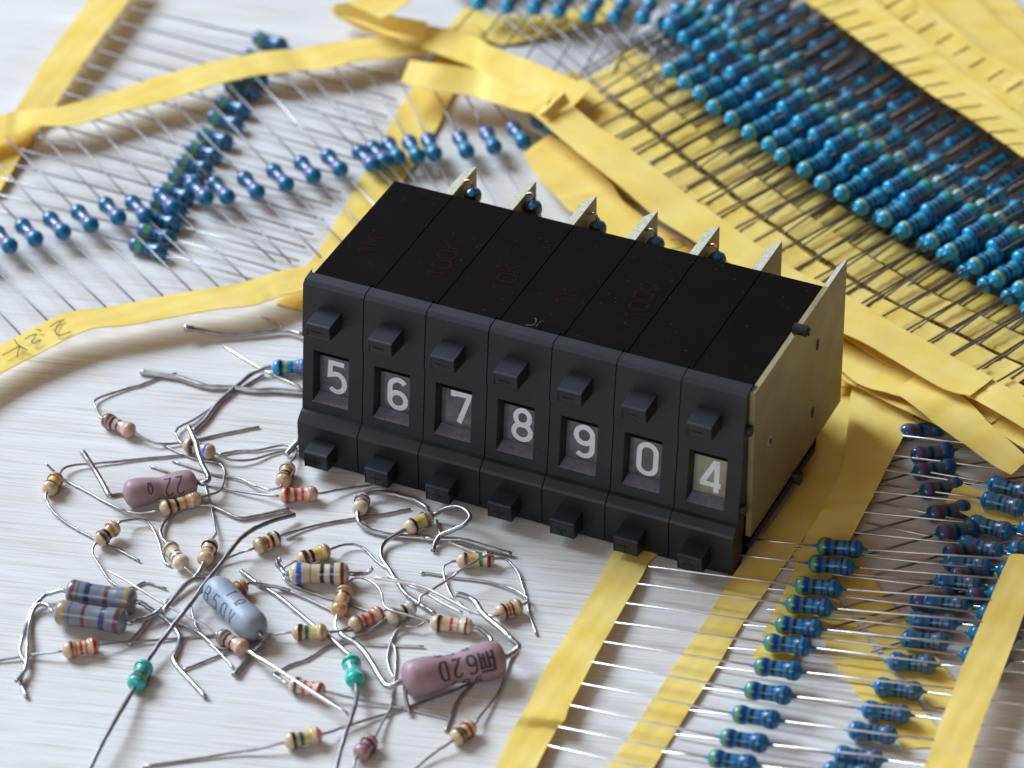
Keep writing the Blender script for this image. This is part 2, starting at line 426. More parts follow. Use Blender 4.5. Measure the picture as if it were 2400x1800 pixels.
def module_panel(bm, x):
    """front frame profile for one module, window left open"""
    xs = [x+.008, x+.178, x+.765, x+.992]
    T = 2.99
    prof = [(yf(T)+.245, T-.02), (yf(T)+.225, T+.02), (yf(T)+.06, T-.0), (yf(T)-.0, T-.055), (yf(2.07)-.0, 2.07), (yf(2.05)+.035, 2.05),
            (yf(1.86)+.035, 1.86), (yf(.99)+.035, .99), (yf(.83)+.035, .83), (yf(.81)-.02, .81), (yf(.72)-.105, .72), (yf(.68)-.125, .68),
            (yf(.0)-.05, .03), (yf(0)+.02, .0), (yf(0)+.30, .0)]
    grid = [[bm.verts.new((a, y, z)) for a in xs] for y, z in prof]
    for i in range(len(prof)-1):
        for j in range(3):
            if i == 6 and j == 1: continue
            bm.faces.new((grid[i][j], grid[i][j+1], grid[i+1][j+1], grid[i+1][j]))
    # side walls
    for j in (0, 3):
        back = [bm.verts.new((xs[j], 0.30 + yf(T)-.02 if False else yf(z)+.30, z)) for y, z in prof]
        for i in range(len(prof)-1):
            bm.faces.new((grid[i][j], back[i], back[i+1], grid[i+1][j]))
def well(bm, x):
    z1, z0 = 1.86, .99
    a, b = x+.178, x+.765
    d = .20
    f = lambda px, z, dy: bm.verts.new((px, yf(z)+.035+dy, z))
    o = [f(a, z1, 0), f(b, z1, 0), f(b, z0, 0), f(a, z0, 0)]
    i_ = [f(a+.02, z1-.01, d), f(b-.01, z1-.01, d), f(b-.01, z0+.03, d), f(a+.02, z0+.03, d)]
    for k in (0, 1, 3):
        bm.faces.new((o[k], o[(k+1) % 4], i_[(k+1) % 4], i_[k]))
def ledge(bm, x):
    a, b = x+.178, x+.765; z0 = .99; d = .20
    f = lambda px, z, dy: bm.verts.new((px, yf(z)+.037+dy, z))
    bm.faces.new((f(b, z0+.002, 0), f(a, z0+.002, 0), f(a+.02, z0+.075, d-.01), f(b-.01, z0+.075, d-.01)))
def button(x, z0, z1, prot, sign, parent):
    xa, xb = x+.272, x+.655
    bm = bmesh.new()
    yb = yf((z0+z1)/2)+.1; y1 = yf((z0+z1)/2)-prot
    prof = [(yb, z1+.01), (y1+.03, z1-.005), (y1+.005, z1-.02), (y1, z1-.05), (y1+.012, z0+.02), (y1+.03, z0), (yb, z0-.03)]
    add_prism(bm, prof, xa, xb)
    es = [e for e in bm.edges]
    bmesh.ops.bevel(bm, geom=es, offset=.008, segments=1, affect='EDGES')
    o = local(bm_obj(sign+'_button', bm, M_BUTTON, parent))
    bm = bmesh.new()
    zc = (z0+z1)/2-.015; xc = (xa+xb)/2-.02
    for fr in (0,):
        # moulded rim round the button face and the engraved sign
        add_box(bm, xa+.012, xb-.012, y1-.006, y1+.01, z1-.045, z1-.032)
        add_box(bm, xa+.012, xa+.022, y1-.006, y1+.012, z0+.02, z1-.045)
    if sign == 'plus':
        add_box(bm, xc-.085, xc+.085, y1-.004, y1+.02, zc-.010, zc+.010)
        add_box(bm, xc-.010, xc+.010, y1-.0045, y1+.02, zc-.085, zc-.011)
        add_box(bm, xc-.010, xc+.010, y1-.0045, y1+.02, zc+.011, zc+.085)
    else:
        add_box(bm, xc-.085, xc+.085, y1-.004, y1+.02, zc-.012, zc+.012)
    s = local(bm_obj(sign+'_sign', bm, M_ROD, parent))
    return o
for i, ch in enumerate(digits):
    x = float(i)
    bm = bmesh.new()
    # body casing
    add_box(bm, x+.045, min(x+1.043, 6.988), .08, 2.975, .02, 2.97, .012, 1)
    mod = local(bm_obj('switch_module', bm, M_BODY, bank))
    # seams between modules (thin raised edge lines)
    bm = bmesh.new(); module_panel(bm, x)
    bz = local(bm_obj('bezel', bm, M_BEZEL, mod)); bz.location = (0, 0, 0) ; bz.location = Vector((0, 0, 0))
    bmod = bz.modifiers.new('b', 'BEVEL'); bmod.width = .008; bmod.segments = 2; bmod.limit_method = 'ANGLE'; bmod.angle_limit = math.radians(25)
    bm = bmesh.new(); well(bm, x); o = bm_obj('window_well', bm, M_WELL, mod)
    bm = bmesh.new(); ledge(bm, x); o = bm_obj('window_ledge', bm, M_LEDGE, mod)
    # digit wheel, slightly curved
    bm = bmesh.new()
    rows = []
    for k in range(9):
        z = .96 + .92*k/8; c = ((k-4)/4)**2*.02
        rows.append([bm.verts.new((x+.2, yf(z)+.225+c, z)), bm.verts.new((x+.765, yf(z)+.225+c, z))])
    for k in range(8): bm.faces.new((rows[k][0], rows[k][1], rows[k+1][1], rows[k+1][0]))
    o = bm_obj('digit_wheel', bm, M_WHEELB if i == 6 else M_WHEEL, mod, smooth=True)
    bm = bmesh.new(); dx, dz = dpos[i]
    def fm(u, v):
        z = dz + v*.263; c = (((z-.96)/.92*2-1))**2*.02
        return Vector((x+dx + u*.31 + 0.01, yf(z)+.218+c, z))
    stroke_mesh(bm, [[(a, b) for a, b in pl] for pl in DIG[ch]], .001, fm) if False else None
    # digits drawn in true proportions so the stroke stays even
    polys = [[(a*.31, b*.263) for a, b in pl] for pl in DIG[ch]]
    def fm2(u, v):
        z = dz + v; c = (((z-.96)/.92*2-1))**2*.02
        return Vector((x+dx+.012+u, yf(z)+.216+c, z))
    stroke_mesh(bm, polys, .080, fm2)
    o = bm_obj('numeral', bm, M_DIGIT, mod)
    button(x, 2.37, 2.61, .405, 'minus', mod); 
    button(x, .165, .452, .42, 'plus', mod)
    # circuit board standing between modules, out of the back
    bm = bmesh.new()
    xp = x+1.045
    if i < 6: bx_ = (i+.86, i+1.00, 2.98, 3.86, .25, 2.93, .035)
    else: bx_ = (6.99, 7.07, .12, 3.74, .40, 2.962, .03)
    a_, b_, y0_, y1_, z0_, z1_, tp = bx_
    lo_ = [(a_, y0_), (b_, y0_), (b_, y1_), (b_-tp, y1_), (a_, y1_-.22)]
    va = [bm.verts.new((p[0], p[1], z0_)) for p in lo_]; vb = [bm.verts.new((p[0], p[1], z1_)) for p in lo_]
    bm.faces.new(list(reversed(va))); bm.faces.new(vb)
    for k in range(5): bm.faces.new((va[k], va[(k+1) % 5], vb[(k+1) % 5], vb[k]))
    pcb = bm_obj('circuit_board', bm, M_PCB, mod)
    bm = bmesh.new()
    vb = [bm.verts.new((p[0], p[1], z1_+.004)) for p in [(a_+.004, max(y0_, 2.98)), (b_-.004, max(y0_, 2.98)), (b_-.004, y1_-.004), (b_-tp+.003, y1_-.004), (a_+.004, y1_-.224)]]
    bm.faces.new(vb)
    pe = bm_obj('board_edge', bm, M_PCBEDGE, mod)
for o in list(COL.objects):   # sub-parts are built in world coordinates; hang them on modules sitting at their parent's frame
    pass
for o in [c for c in bank.children]:
    o.location = Vector((0, 0, 0)) - BO
    for ch_ in o.children: ch_.location = (0, 0, 0)

# soldered resistors on the boards
def blue_profile(L=.66, re=.138, rm=.112):
    h = L/2
    pr = [(-h-.075, .017), (-h-.03, .024), (-h-.005, .045), (-h+.01, .085), (-h+.035, .117), (-h+.07, .133), (-h+.11, re), (-h+.15, re*.985), (-h+.185, re*.92), (-h+.22, rm)]
    return pr + [(-a, b) for a, b in reversed(pr)]
def body_mesh(name, prof, n=20):
    bm = bmesh.new(); add_lathe(bm, prof, n)
    bmesh.ops.recalc_face_normals(bm, faces=bm.faces)
    me = bpy.data.meshes.new(name); bm.to_mesh(me); bm.free()
    me.polygons.foreach_set('use_smooth', [True]*len(me.polygons)); return me
BLUE = (0.003, 0.155, 0.30)
ME_BLUE = body_mesh('blue_resistor', blue_profile())
def set_mat(o, m):
    if not o.data.materials: o.data.materials.append(None)
    o.material_slots[0].link = 'OBJECT'; o.material_slots[0].material = m
mods = sorted([c for c in bank.children], key=lambda o: o.name)
MB_PCB = mat_body('blue_resistor_dark', (0.006, 0.12, 0.24), ((.1, 'bb', .1), (.35, 'nv', .08), (.5, 'bk', .07), (.65, 'br', .07), (.85, 'bb', .08)), .64)
for i, p in enumerate([(1020, 412), (1155, 440), (1289, 483), (1415, 518), (1549, 551)]):
    P = GX(q('D', *p), i+1+.15)
    o = mesh_obj('soldered_resistor', ME_BLUE, None, mods[i]); set_mat(o, MB_PCB)
    o.location = P - Vector((0, 0, .30)); o.rotation_euler = (0, math.radians(90+[2, -6, 4, 3, 1][i]), .2)
    bm = bmesh.new()
    T = P + Vector((0, 0, .08))
    add_tube(bm, crom([T-Vector((0, 0, .1)), T+Vector((-.0, .0, .05)), T+Vector((-.06, .02, .08)), Vector((i+1.0, P.y+.02, P.z+.12))], 5), .02)
    bm_obj('resistor_lead', bm, M_COPPER if i in (0, 4) else M_LEADD, mods[i], smooth=True)
# end plate details and clamp rods
PX = 7.073
def plate_disc(name, p, r, mat, ry=1.0, th=.006):
    c = GX(q(*p), PX)
    bm = bmesh.new()
    bmesh.ops.create_cone(bm, cap_ends=True, segments=20, radius1=r, radius2=r, depth=th)
    bmesh.ops.rotate(bm, cent=(0, 0, 0), matrix=Matrix.Rotation(math.pi/2, 3, 'Y'), verts=bm.verts)
    bmesh.ops.scale(bm, vec=(1, ry, 1), verts=bm.verts)
    bmesh.ops.translate(bm, vec=c - BO + Vector((0, 0, 0)), verts=bm.verts)
    return bm_obj(name, bm, mat, bank)
plate_disc('mounting_hole', ('M3', 430, 1320), .10, M_HOLE, .55)
plate_disc('mounting_hole', ('A3', 385, 245), .09, M_HOLE, .6)
plate_disc('rivet', ('A3', 15, 490), .085, plain('worn_rivet', (.45, .42, .36, 1), .4, noise=.3), 1, .012)
plate_disc('mounting_hole', ('A3', 18, 492), .055, M_HOLE, .8, .02)
bm = bmesh.new()
c = GX(q('M3', 330, 1180), 7.2)
add_tube(bm, [Vector((7.02, c.y-.02, c.z-.03)), Vector((7.24, c.y-.02, c.z-.03))], .085, 12)
add_tube(bm, [Vector((7.24, c.y-.02, c.z-.03)), Vector((7.28, c.y-.02, c.z-.03))], .06, 12)
bm_obj('clamp_rod_head', bm, M_ROD, bank, loc=-BO)
bm = bmesh.new()
add_tube(bm, [Vector((7.09, .0, .335)), Vector((7.09, 1.75, .325)), Vector((7.09, 2.55, .31))], .042, 8)
add_tube(bm, [Vector((7.0, 1.80, .325)), Vector((7.20, 1.80, .325))], .105, 6)
bm_obj('clamp_rod', bm, M_ROD, bank, loc=-BO)
bm = bmesh.new()
for z in (2.33, 1.02):
    add_tube(bm, [Vector((6.98, yf(z)+.14, z)), Vector((7.06, yf(z)+.14, z))], .085, 12)
bm_obj('bezel_pin', bm, M_ROD, bank, loc=-BO)
# broken notch + fluff on top
bm = bmesh.new()
pts = [G(q('M2', a, b), 2.975+h) for a, b, h in ((120, 1335, .01), (190, 1330, .05), (210, 1290, .08), (200, 1275, .06))]
add_tube(bm, crom(pts, 4), .006, 5)
pts = [G(q('M2', a, b), 2.975+h) for a, b, h in ((210, 1345, .01), (240, 1310, .06), (272, 1300, .05))]
add_tube(bm, crom(pts, 4), .005, 5)
bm_obj('fluff', bm, M_DUST, bank, loc=-BO)
# handwriting on the top (1M 100K 10K 1K 100 ohm), read from the right
def write_on_top(txt, p0, i, ang=90, hgt=.30):
    c = G(q('D', *p0), 2.977)
    bm = bmesh.new(); h = hgt; adv = h*.85
    R2 = Matrix.Rotation(math.radians(ang), 2)
    tot = adv*(len(txt)-1)
    for k, ch in enumerate(txt):
        def f(u, v):
            d = R2 @ Vector((u, v)); return Vector((c.x+d.x, c.y+d.y, 2.974))
        off = -tot/2 + k*adv
        stroke_mesh(bm, [[(off + a*h*.8, b*h*.5) for a, b in pl] for pl in DIG[ch]], .03, f)
    bm_obj('pen_marking', bm, M_INK, mods[i])
for t, p, i in (('1M', (800, 530), 0), ('100K', (960, 560), 1), ('10K', (1095, 600), 2), ('1K', (1225, 640), 3), ('100O', (1385, 650), 4)):
    write_on_top(t, p, i, 98 if i else 95)

# ================================================================== PAPER TAPE
def ribbon(name, rows, parent, th=.014, sub=8, wob=.008, ridges=None, label=None):
    """rows: (tile, xL, yL, xR, yR, zL, zR) photo points of both edges, put at their own height"""
    L_ = []; R_ = []
    for r in rows:
        t, xl, yl, xr, yr, zl = r[:6]; zr = r[6] if len(r) > 6 else zl
        L_.append(G(q(t, xl, yl), zl)); R_.append(G(q(t, xr, yr), zr))
    return ribbon3(name, L_, R_, parent, th, sub, wob, ridges, label)
def ribbon3(name, L_, R_, parent, th=.014, sub=8, wob=.012, ridges=None, label=None, m=None):
    A = crom(L_, sub); B = crom(R_, sub)
    def fine(P, Q):
        o1 = []; o2 = []
        for a, b, c, d in zip(P, P[1:], Q, Q[1:]):
            n = max(1, int(max((b-a).length, (d-c).length)/.09))
            for i in range(n): o1.append(a.lerp(b, i/n)); o2.append(c.lerp(d, i/n))
        return o1+[P[-1]], o2+[Q[-1]]
    if not ridges: A, B = fine(A, B)
    if ridges:
        # resample finely by arc length
        def res(P, n):
            d = [0]
            for a, b in zip(P, P[1:]): d.append(d[-1]+(b-a).length)
            out = []; j = 0
            for i in range(n+1):
                s = d[-1]*i/n
                while j < len(P)-2 and d[j+1] < s: j += 1
                k = (s-d[j])/max(d[j+1]-d[j], 1e-9); out.append(P[j].lerp(P[j+1], k))
            return out, d[-1]
        Ln = sum((b-a).length for a, b in zip(A, A[1:])); n = int(Ln/.022)
        A, la = res(A, n); B, lb = res(B, n)
    bm = bmesh.new()
    W = 6 if not ridges else 10
    ph = random.uniform(0, 6)
    total = sum((b-a).length for a, b in zip(A, A[1:]))
    creases = [(random.uniform(0, total), random.uniform(-.25, .25), random.uniform(.006, .018)*random.choice((-1, 1, 1))) for _ in range(int(total/1.1)+1)]
    top = []; s = 0
    for i, (a, b) in enumerate(zip(A, B)):
        if i: s += (A[i]-A[i-1]).length
        row = []
        for k in range(W+1):
            p = a.lerp(b, k/W)
            z = wob*(math.sin(s*2.1+ph)+.6*math.sin(s*4.7+ph*2+k*.25)) + .006*math.sin(k*2.2+s*3)
            for c0, sk, am in creases:
                dd = abs(s + sk*(k/W-.5) - c0)
                if dd < .16: z += am*(1-dd/.16) * min(1, wob/.006)
            if ridges:
                sp, off, v0, v1 = ridges
                ds = ((s-off) % sp); ds = min(ds, sp-ds)
                if v0 <= k/W <= v1: z += .035*math.exp(-(ds/.026)**2)
            row.append(p + Vector((0, 0, z)))
        top.append(row)
    tv = [[bm.verts.new(p) for p in r] for r in top]
    # bottom offset along normal
    bv = []
    for i, r in enumerate(top):
        i0, i1 = max(i-1, 0), min(i+1, len(top)-1)
        rr = []
        for k, p in enumerate(r):
            k0, k1 = max(k-1, 0), min(k+1, W)
            nrm = (top[i1][k]-top[i0][k]).cross(top[i][k1]-top[i][k0])
            if nrm.length < 1e-9: nrm = Vector((0, 0, -1))
            nrm.normalize()
            rr.append(bm.verts.new(p + nrm*th*(1 if nrm.z < 0 else -1) if abs(nrm.z) > .15 else p + nrm*th))
        bv.append(rr)
    for i in range(len(tv)-1):
        for k in range(W):
            bm.faces.new((tv[i][k], tv[i][k+1], tv[i+1][k+1], tv[i+1][k]))
            bm.faces.new((bv[i][k], bv[i+1][k], bv[i+1][k+1], bv[i][k+1]))
        bm.faces.new((tv[i][0], tv[i+1][0], bv[i+1][0], bv[i][0]))
        bm.faces.new((tv[i][W], bv[i][W], bv[i+1][W], tv[i+1][W]))
    for i in (0, len(tv)-1):
        for k in range(W):
            bm.faces.new((tv[i][k], bv[i][k], bv[i][k+1], tv[i][k+1]))
    base = Vector((0, 0, 0))
    o = bm_obj(name, bm, M_PAPER, parent, smooth=True)
    o.data.set_sharp_from_angle(angle=math.radians(32))
    if parent: o.location = -parent.location
    if label: o['label'] = label
    return o

# ================================================================== BELTS OF BLUE RESISTORS
bm = bmesh.new(); add_tube(bm, [Vector((0, 0, 0)), Vector((1, 0, 0))], .0155, 8)
bmesh.ops.recalc_face_normals(bm, faces=bm.faces)
ME_LEAD = bpy.data.meshes.new('lead'); bm.to_mesh(ME_LEAD); bm.free()
ME_LEAD.polygons.foreach_set('use_smooth', [True]*len(ME_LEAD.polygons)); ME_LEAD.materials.append(mat_metal('belt_lead', (0.46, 0.44, 0.44), 0.36))
ME_LEAD2 = ME_LEAD.copy(); ME_LEAD2.materials[0] = M_LEADB
ME_LEAD3 = ME_LEAD.copy(); ME_LEAD3.materials[0] = M_LEADQ
M_LEADP = mat_metal('room_tinted_lead', (0.33, 0.27, 0.225), 0.42)  # brown tint painted in for the warm room these wires reflect
ME_LEAD4 = ME_LEAD.copy(); ME_LEAD4.materials[0] = M_LEADP
def frame(d):
    return d.to_track_quat('X', 'Z')
def belt_resistor(parent, S, C, E_, mat, lead=None, L=.64, dv=None):
    """one taped resistor: body at C, leads running to the tape at S and E_"""
    d = (dv or (E_-S)).normalized(); qd = frame(d)
    o = mesh_obj('resistor', ME_BLUE, None, parent); set_mat(o, mat)
    o.rotation_mode = 'QUATERNION'
    roll = Matrix.Rotation(random.uniform(0, 6.28), 3, 'X').to_quaternion()
    o.rotation_quaternion = qd @ roll; o.location = C - parent.location
    h = L/2+.085
    for tgt, sg in ((S, -1), (E_, 1)):
        st = C + d*h*sg; v = tgt-st; ln = v.length
        if ln < .02: continue
        l = mesh_obj('lead', lead or ME_LEAD, None, o)
        l.rotation_mode = 'QUATERNION'
        M = (qd @ roll).to_matrix().to_4x4(); M.translation = C
        W = frame(v.normalized()).to_matrix().to_4x4(); W.translation = st
        Lm = M.inverted() @ W
        lo, ro, s_ = Lm.decompose(); l.location = lo; l.rotation_quaternion = ro; l.scale = (ln, 1, 1)
    return o
def bl(*b): return mat_body('blue_metal_film', BLUE, tuple(b), .64, rough=.30, coat=.28, mott=.08)
def blp(*b): return mat_body('pile_blue_film', (0.0, 0.31, 0.50), tuple(b), .64, rough=.32, coat=.30, mott=.08)  # blue raised above the other belts to offset dense shadow in the pile
MB_A = bl((.10, 'ol', .09), (.24, 'nv', .11), (.42, 'bk', .08), (.60, 'nv', .05), (.74, 'bb', .055), (.88, 'nv', .06))
MB_B = bl((.12, 'nv', .05), (.30, 'dg', .07), (.46, 'bk', .07), (.60, 'bb', .06), (.72, 'br', .06), (.87, 'br', .06))
MB_C = bl((.2, 'br', .07), (.4, 'nv', .08), (.6, 'bb', .07), (.85, 'br', .06))
MB_D = mat_body('shaded_blue_film', (0.002, 0.085, 0.165), ((.14, 'vi', .10), (.28, 'br', .08), (.46, 'bk', .10), (.66, 'br', .08), (.86, 'nv', .08)), .64, rough=.3, coat=.4)  # blue darkened in colour to stand in for deep shadow
MB_L1 = bl((.10, 'nv', .07), (.24, 'bb', .06), (.38, 'nv', .06), (.50, 'bk', .08), (.68, 'mg', .12))
MB_L1b = bl((.12, 'vi', .10), (.30, 'vi', .07), (.48, 'nv', .12), (.68, 'tl', .12))
MB_L2 = bl((.08, 'br', .06), (.28, 'ol', .10), (.45, 'nv', .08), (.60, 'bk', .08), (.86, 'bb', .10))
MB_P1 = blp((.14, 'yg', .07), (.32, 'nv', .10), (.5, 'bb', .08), (.66, 'dg', .07), (.86, 'nv', .07))
MB_P2 = blp((.14, 'nv', .05), (.32, 'vi', .12), (.5, 'nv', .08), (.62, 'br', .06), (.84, 'ol', .10))
MB_P3 = blp((.14, 'yg', .09), (.34, 'nv', .10), (.55, 'bb', .08), (.85, 'dg', .08))
MB_P0 = blp((.10, 'nv', .06), (.26, 'vi', .14), (.45, 'db', .10), (.62, 'bb', .08), (.84, 'nv', .10))

# ---- BA: nearest belt, bottom right
BA = empty('resistor_belt', (7.5, -2.5, 0), 'belt of blue resistors with olive end rings, nearest the viewer at lower right', 'resistor strip')
colA = [(1815, 1183), (1797, 1221), (1768, 1268), (1748, 1309), (1726, 1354), (1702, 1393), (1681, 1445), (1660, 1497), (1634, 1549), (1608, 1600), (1583, 1645), (1557, 1694)]
stA = [('S', 1745, 1262), ('S', 1700, 1297), ('A2', 1180, 1578), ('B2', 1085, 68), ('B2', 988, 237), ('B2', 892, 403), ('B2', 796, 570), ('B2', 697, 745),
       ('B2', 600, 930), ('B2', 505, 1118), ('B2', 405, 1305), ('B2', 315, 1467)]
enA = [('E6', 2075, 775), ('E6', 2000, 945), ('E6', 1925, 1125), ('E6', 1845, 1310), ('E6', 1760, 1510), ('B3', 1675, 775), ('B3', 1600, 975), ('B3', 1510, 1185),
       ('B3', 1430, 1415), ('B3', 1365, 1600), ('S', 2145, 1845), ('S', 2118, 1900)]
for c, s, e in zip(colA, stA, enA):
    zs = .20
    belt_resistor(BA, G(q(*s), zs), G(q('D', *c), .30), G(q(*e), .42), MB_A, ME_LEAD2)
ribbon('paper_tape', [('S', 1560, 1180, 1680, 1200, .03), ('A2', 880, 1445, 1215, 1505, .05), ('B2', 770, 0, 1120, 0, .12), ('B2', 500, 470, 800, 560, .20), ('B2', 250, 870, 600, 930, .20), ('B2', 130, 1120, 490, 1140, .22),
        ('B2', 90, 1190, 450, 1250, .26), ('B2', 10, 1320, 390, 1310, .16), ('B2', -130, 1640, 215, 1650, .16), ('B2', -260, 1950, 80, 1960, .16)], BA)
ribbon('paper_tape', [('E6', 2095, 738, 2440, 735, .42), ('B3', 2010, -10, 2330, 0, .42), ('B3', 1920, 200, 2235, 260, .42), ('B3', 1660, 830, 2000, 900, .42), ('B3', 1540, 1140, 1870, 1220, .42),
        ('B3', 1430, 1420, 1780, 1470, .42), ('B3', 1340, 1680, 1700, 1720, .42), ('B3', 1240, 1960, 1590, 2000, .42)], BA)

# ---- BB: second belt
BB = empty('resistor_belt', (8.5, -2.0, 0), 'belt of brown-ringed blue resistors forming the second slanting column at lower right', 'resistor strip')
colB = [('E6', 2090, 165), ('E6', 2030, 300), ('E6', 1920, 500), ('E6', 1835, 675), ('E6', 1720, 820), ('E6', 1640, 985), ('E6', 1530, 1160), ('E6', 1430, 1320), ('E6', 1355, 1480),
        ('B3', 1245, 750), ('B3', 1125, 975), ('B3', 1020, 1175), ('B3', 905, 1355), ('B3', 785, 1565), ('B3', 690, 1700)]
stB = [('A3', 960, 690), ('A3', 1015, 875), ('A3', 930, 1020), ('A3', 845, 1200), ('E6', 215, 680), ('E6', 100, 855), ('E6', 0, 1035), ('B3', -10, 290), ('B2', 2000, 425), ('B2', 1870, 625), ('B2', 1765, 790), ('B2', 1650, 970),
       ('B2', 1530, 1160), ('B2', 1410, 1370), ('B2', 1300, 1520)]
for c, s in zip(colB, stB):
    S = G(q(*s), .05); C_ = G(q(*c), .32 if c in colB[:2] else .17); E_ = C_ + (C_-S)*1.0
    if (C_-S).length > 2.9: S = C_ + (S-C_).normalized()*2.6
    E_ = C_ + (C_-S).normalized()*2.45; E_.z = .25
    belt_resistor(BB, S, C_, E_, MB_B, ME_LEAD2)
ribbon('paper_tape', [('A3', 500, -350, 830, -250, .05), ('A3', 330, 200, 700, 300, .05), ('E6', 280, 30, 640, 30, .05), ('E6', 60, 430, 400, 470, .05), ('E6', -300, 900, 50, 950, .05), ('B2', 1870, 50, 2195, 130, .05),
        ('B2', 1660, 400, 1980, 430, .05), ('B2', 1450, 710, 1770, 790, .05), ('B2', 1200, 1090, 1550, 1130, .06), ('B2', 1000, 1400, 1350, 1440, .05), ('B2', 830, 1650, 1220, 1665, .05), ('B2', 640, 1950, 1000, 1980, .05)], BB)
# ---- BC: third belt, bodies partly under the right tape
BC = empty('resistor_belt', (9, 0, 0), 'belt of blue resistors at the right edge, its tape beside the beige end plate', 'resistor strip')
stC = [('A3', 1170, 450), ('A3', 1090, 620), ('A3', 1000, 742), ('A3', 920, 930), ('A3', 833, 1108), ('A3', 752, 1285), ('E6', 800, 748), ('E6', 570, 910), ('B3', 500, 160), ('B3', 395, 340), ('B3', 420, 535)]
beC = [('A3', 2600, 610), ('A3', 2480, 790), ('A3', 2400, 960), ('A3', 2330, 1080), ('A3', 2230, 1250), ('A3', 2150, 1430), ('E6', 2050, 880), ('E6', 1965, 1075), ('B3', 1885, 325), ('B3', 1810, 500), ('B3', 1740, 690)]
for c, s in zip(beC, stC):
    S = G(q(*s), .19); C_ = G(q(*c), .22)
    d = (C_-S).normalized(); C_ = C_ + d*.22
    if (C_-S).length > 3.0: S = C_ - d*3.0
    E_ = C_ + d*2.3
    belt_resistor(BC, S, C_, E_, MB_C, ME_LEAD2)
ribbon('paper_tape', [('A3', 830, -250, 1380, -100, .18), ('A3', 720, 60, 1290, 170, .18), ('A3', 690, 350, 1210, 370, .18), ('A3', 640, 720, 1030, 720, .18), ('A3', 480, 1060, 880, 1020, .18), ('E6', 330, 580, 720, 600, .11), ('E6', 260, 760, 650, 750, .11),
        ('E6', 200, 920, 560, 915, .11), ('E6', 110, 1110, 460, 1115, .11), ('E6', 20, 1300, 375, 1290, .11), ('E6', -90, 1530, 240, 1560, .1), ('E6', -140, 1640, 215, 1660, .1)], BC)
# ---- BD: low belt, shade painted into its blue, wires slanting the other way
BD = empty('resistor_belt', (9, -1, 0), 'lowest belt at right, shade-darkened blue resistors with red rings, wires slanting the other way', 'resistor strip')
beD = [('A3', 1330, 400), ('A3', 1420, 600), ('A3', 1440, 740), ('A3', 1500, 905), ('A3', 1560, 1100), ('A3', 1640, 1270), ('A3', 1700, 1440), ('E6', 1760, 900), ('E6', 1900, 1070), ('E6', 1420, 1120), ('E6', 2000, 1240)]
for k, c in enumerate(beD):
    C_ = G(q(*c), .142)
    d = (G((1750+0, 1350), .14) - G((1560, 1413), .14)).normalized()
    d = Matrix.Rotation(math.radians(-14+k*.8), 3, 'Z') @ d
    Z_ = Vector((0, 0, .11)); belt_resistor(BD, C_-d*(1.2 if k < 3 else 1.45 if k < 7 else 2.0)-Z_, C_, C_+d*2.4-Z_, MB_D, ME_LEAD3)
ribbon('paper_tape', [('B3', 80, -420, 480, -350, .03), ('B3', 260, -100, 560, -100, .03), ('B3', 330, 100, 600, 180, .03), ('B3', 430, 420, 760, 400, .03), ('B3', 570, 730, 1000, 740, .03), ('B3', 760, 1000, 1210, 1000, .03), ('B3', 1000, 1290, 1420, 1260, .03), ('B3', 1180, 1480, 1600, 1470, .03)], BD)
ribbon('paper_tape', [('E6', 500, 640, 780, 760, .035), ('B3', 600, -10, 890, 0, .035), ('B3', 700, 260, 1110, 290, .035), ('B3', 880, 480, 1270, 500, .035), ('B3', 1060, 730, 1480, 720, .035), ('B3', 1210, 910, 1620, 910, .035), ('B3', 1420, 1120, 1850, 1200, .035)], BD)
ct = empty('curved_tape_end', (10.5, 1, 0), 'short curved yellow tape end lying among the blue resistors at right', 'paper tape')
ribbon('paper_tape', [('A3', 1640, 830, 1535, 1020, .22, .18), ('A3', 1760, 895, 1680, 1110, .22, .2), ('A3', 1900, 950, 1860, 1175, .2, .2), ('A3', 2060, 1000, 2040, 1205, .19, .19), ('A3', 2250, 1030, 2240, 1220, .19, .18), ('A3', 2500, 1040, 2500, 1220, .18, .18)], ct)

# ---- L1: belt fanned at the left
L1 = empty('resistor_belt', (-4, 3, 0), 'fanned belt of blue resistors at left, lower yellow tape inscribed 2,2K in pen', 'resistor strip')
stL = [None, None, None, ('U0', 60, 1190), ('U0', 310, 1110), ('U0', 540, 1085), ('U0', 790, 1040), ('U0', 1030, 975), ('U0', 1250, 920), ('U0', 1510, 890), ('U0', 1730, 785), ('U0', 1960, 715),
       ('U1', -20, 650), ('U1', 200, 610), ('U1', 410, 580), ('U1', 680, 590), ('U1', 940, 575), ('U1', 1200, 590), ('U1', 1500, 700), ('U1', 1800, 800), ('U1', 2050, 880), ('U1', 2300, 950)]
ceL = [('M0', 30, 410), ('M0', 250, 350), ('M0', 490, 290), ('M0', 730, 230), ('M0', 970, 165), ('M0', 1200, 150), ('M0', 1440, 80), ('D', 430, 413), ('D', 478, 411), ('D', 542, 400), ('D', 605, 384),
       ('D', 664, 366), ('D', 722, 352), ('U1', 950, 1370), ('U1', 1060, 1335), ('U1', 1185, 1300), ('U1', 1360, 1290), ('U1', 1515, 1270), ('U1', 1790, 1250), ('U1', 2025, 1212), ('D', 1120, 292), ('D', 1180, 272)]
enL = [('M0', 660, 1035), ('M0', 915, 995), ('M0', 1160, 945), ('M0', 1405, 895), ('M0', 1650, 850), ('M0', 1890, 820), ('M0', 2140, 765)] + [None]*15
ceL = [('M0', -460, 560), ('M0', -210, 480)] + ceL; stL = [None, None] + stL; enL = [('M0', 170, 1225), ('M0', 410, 1110)] + enL
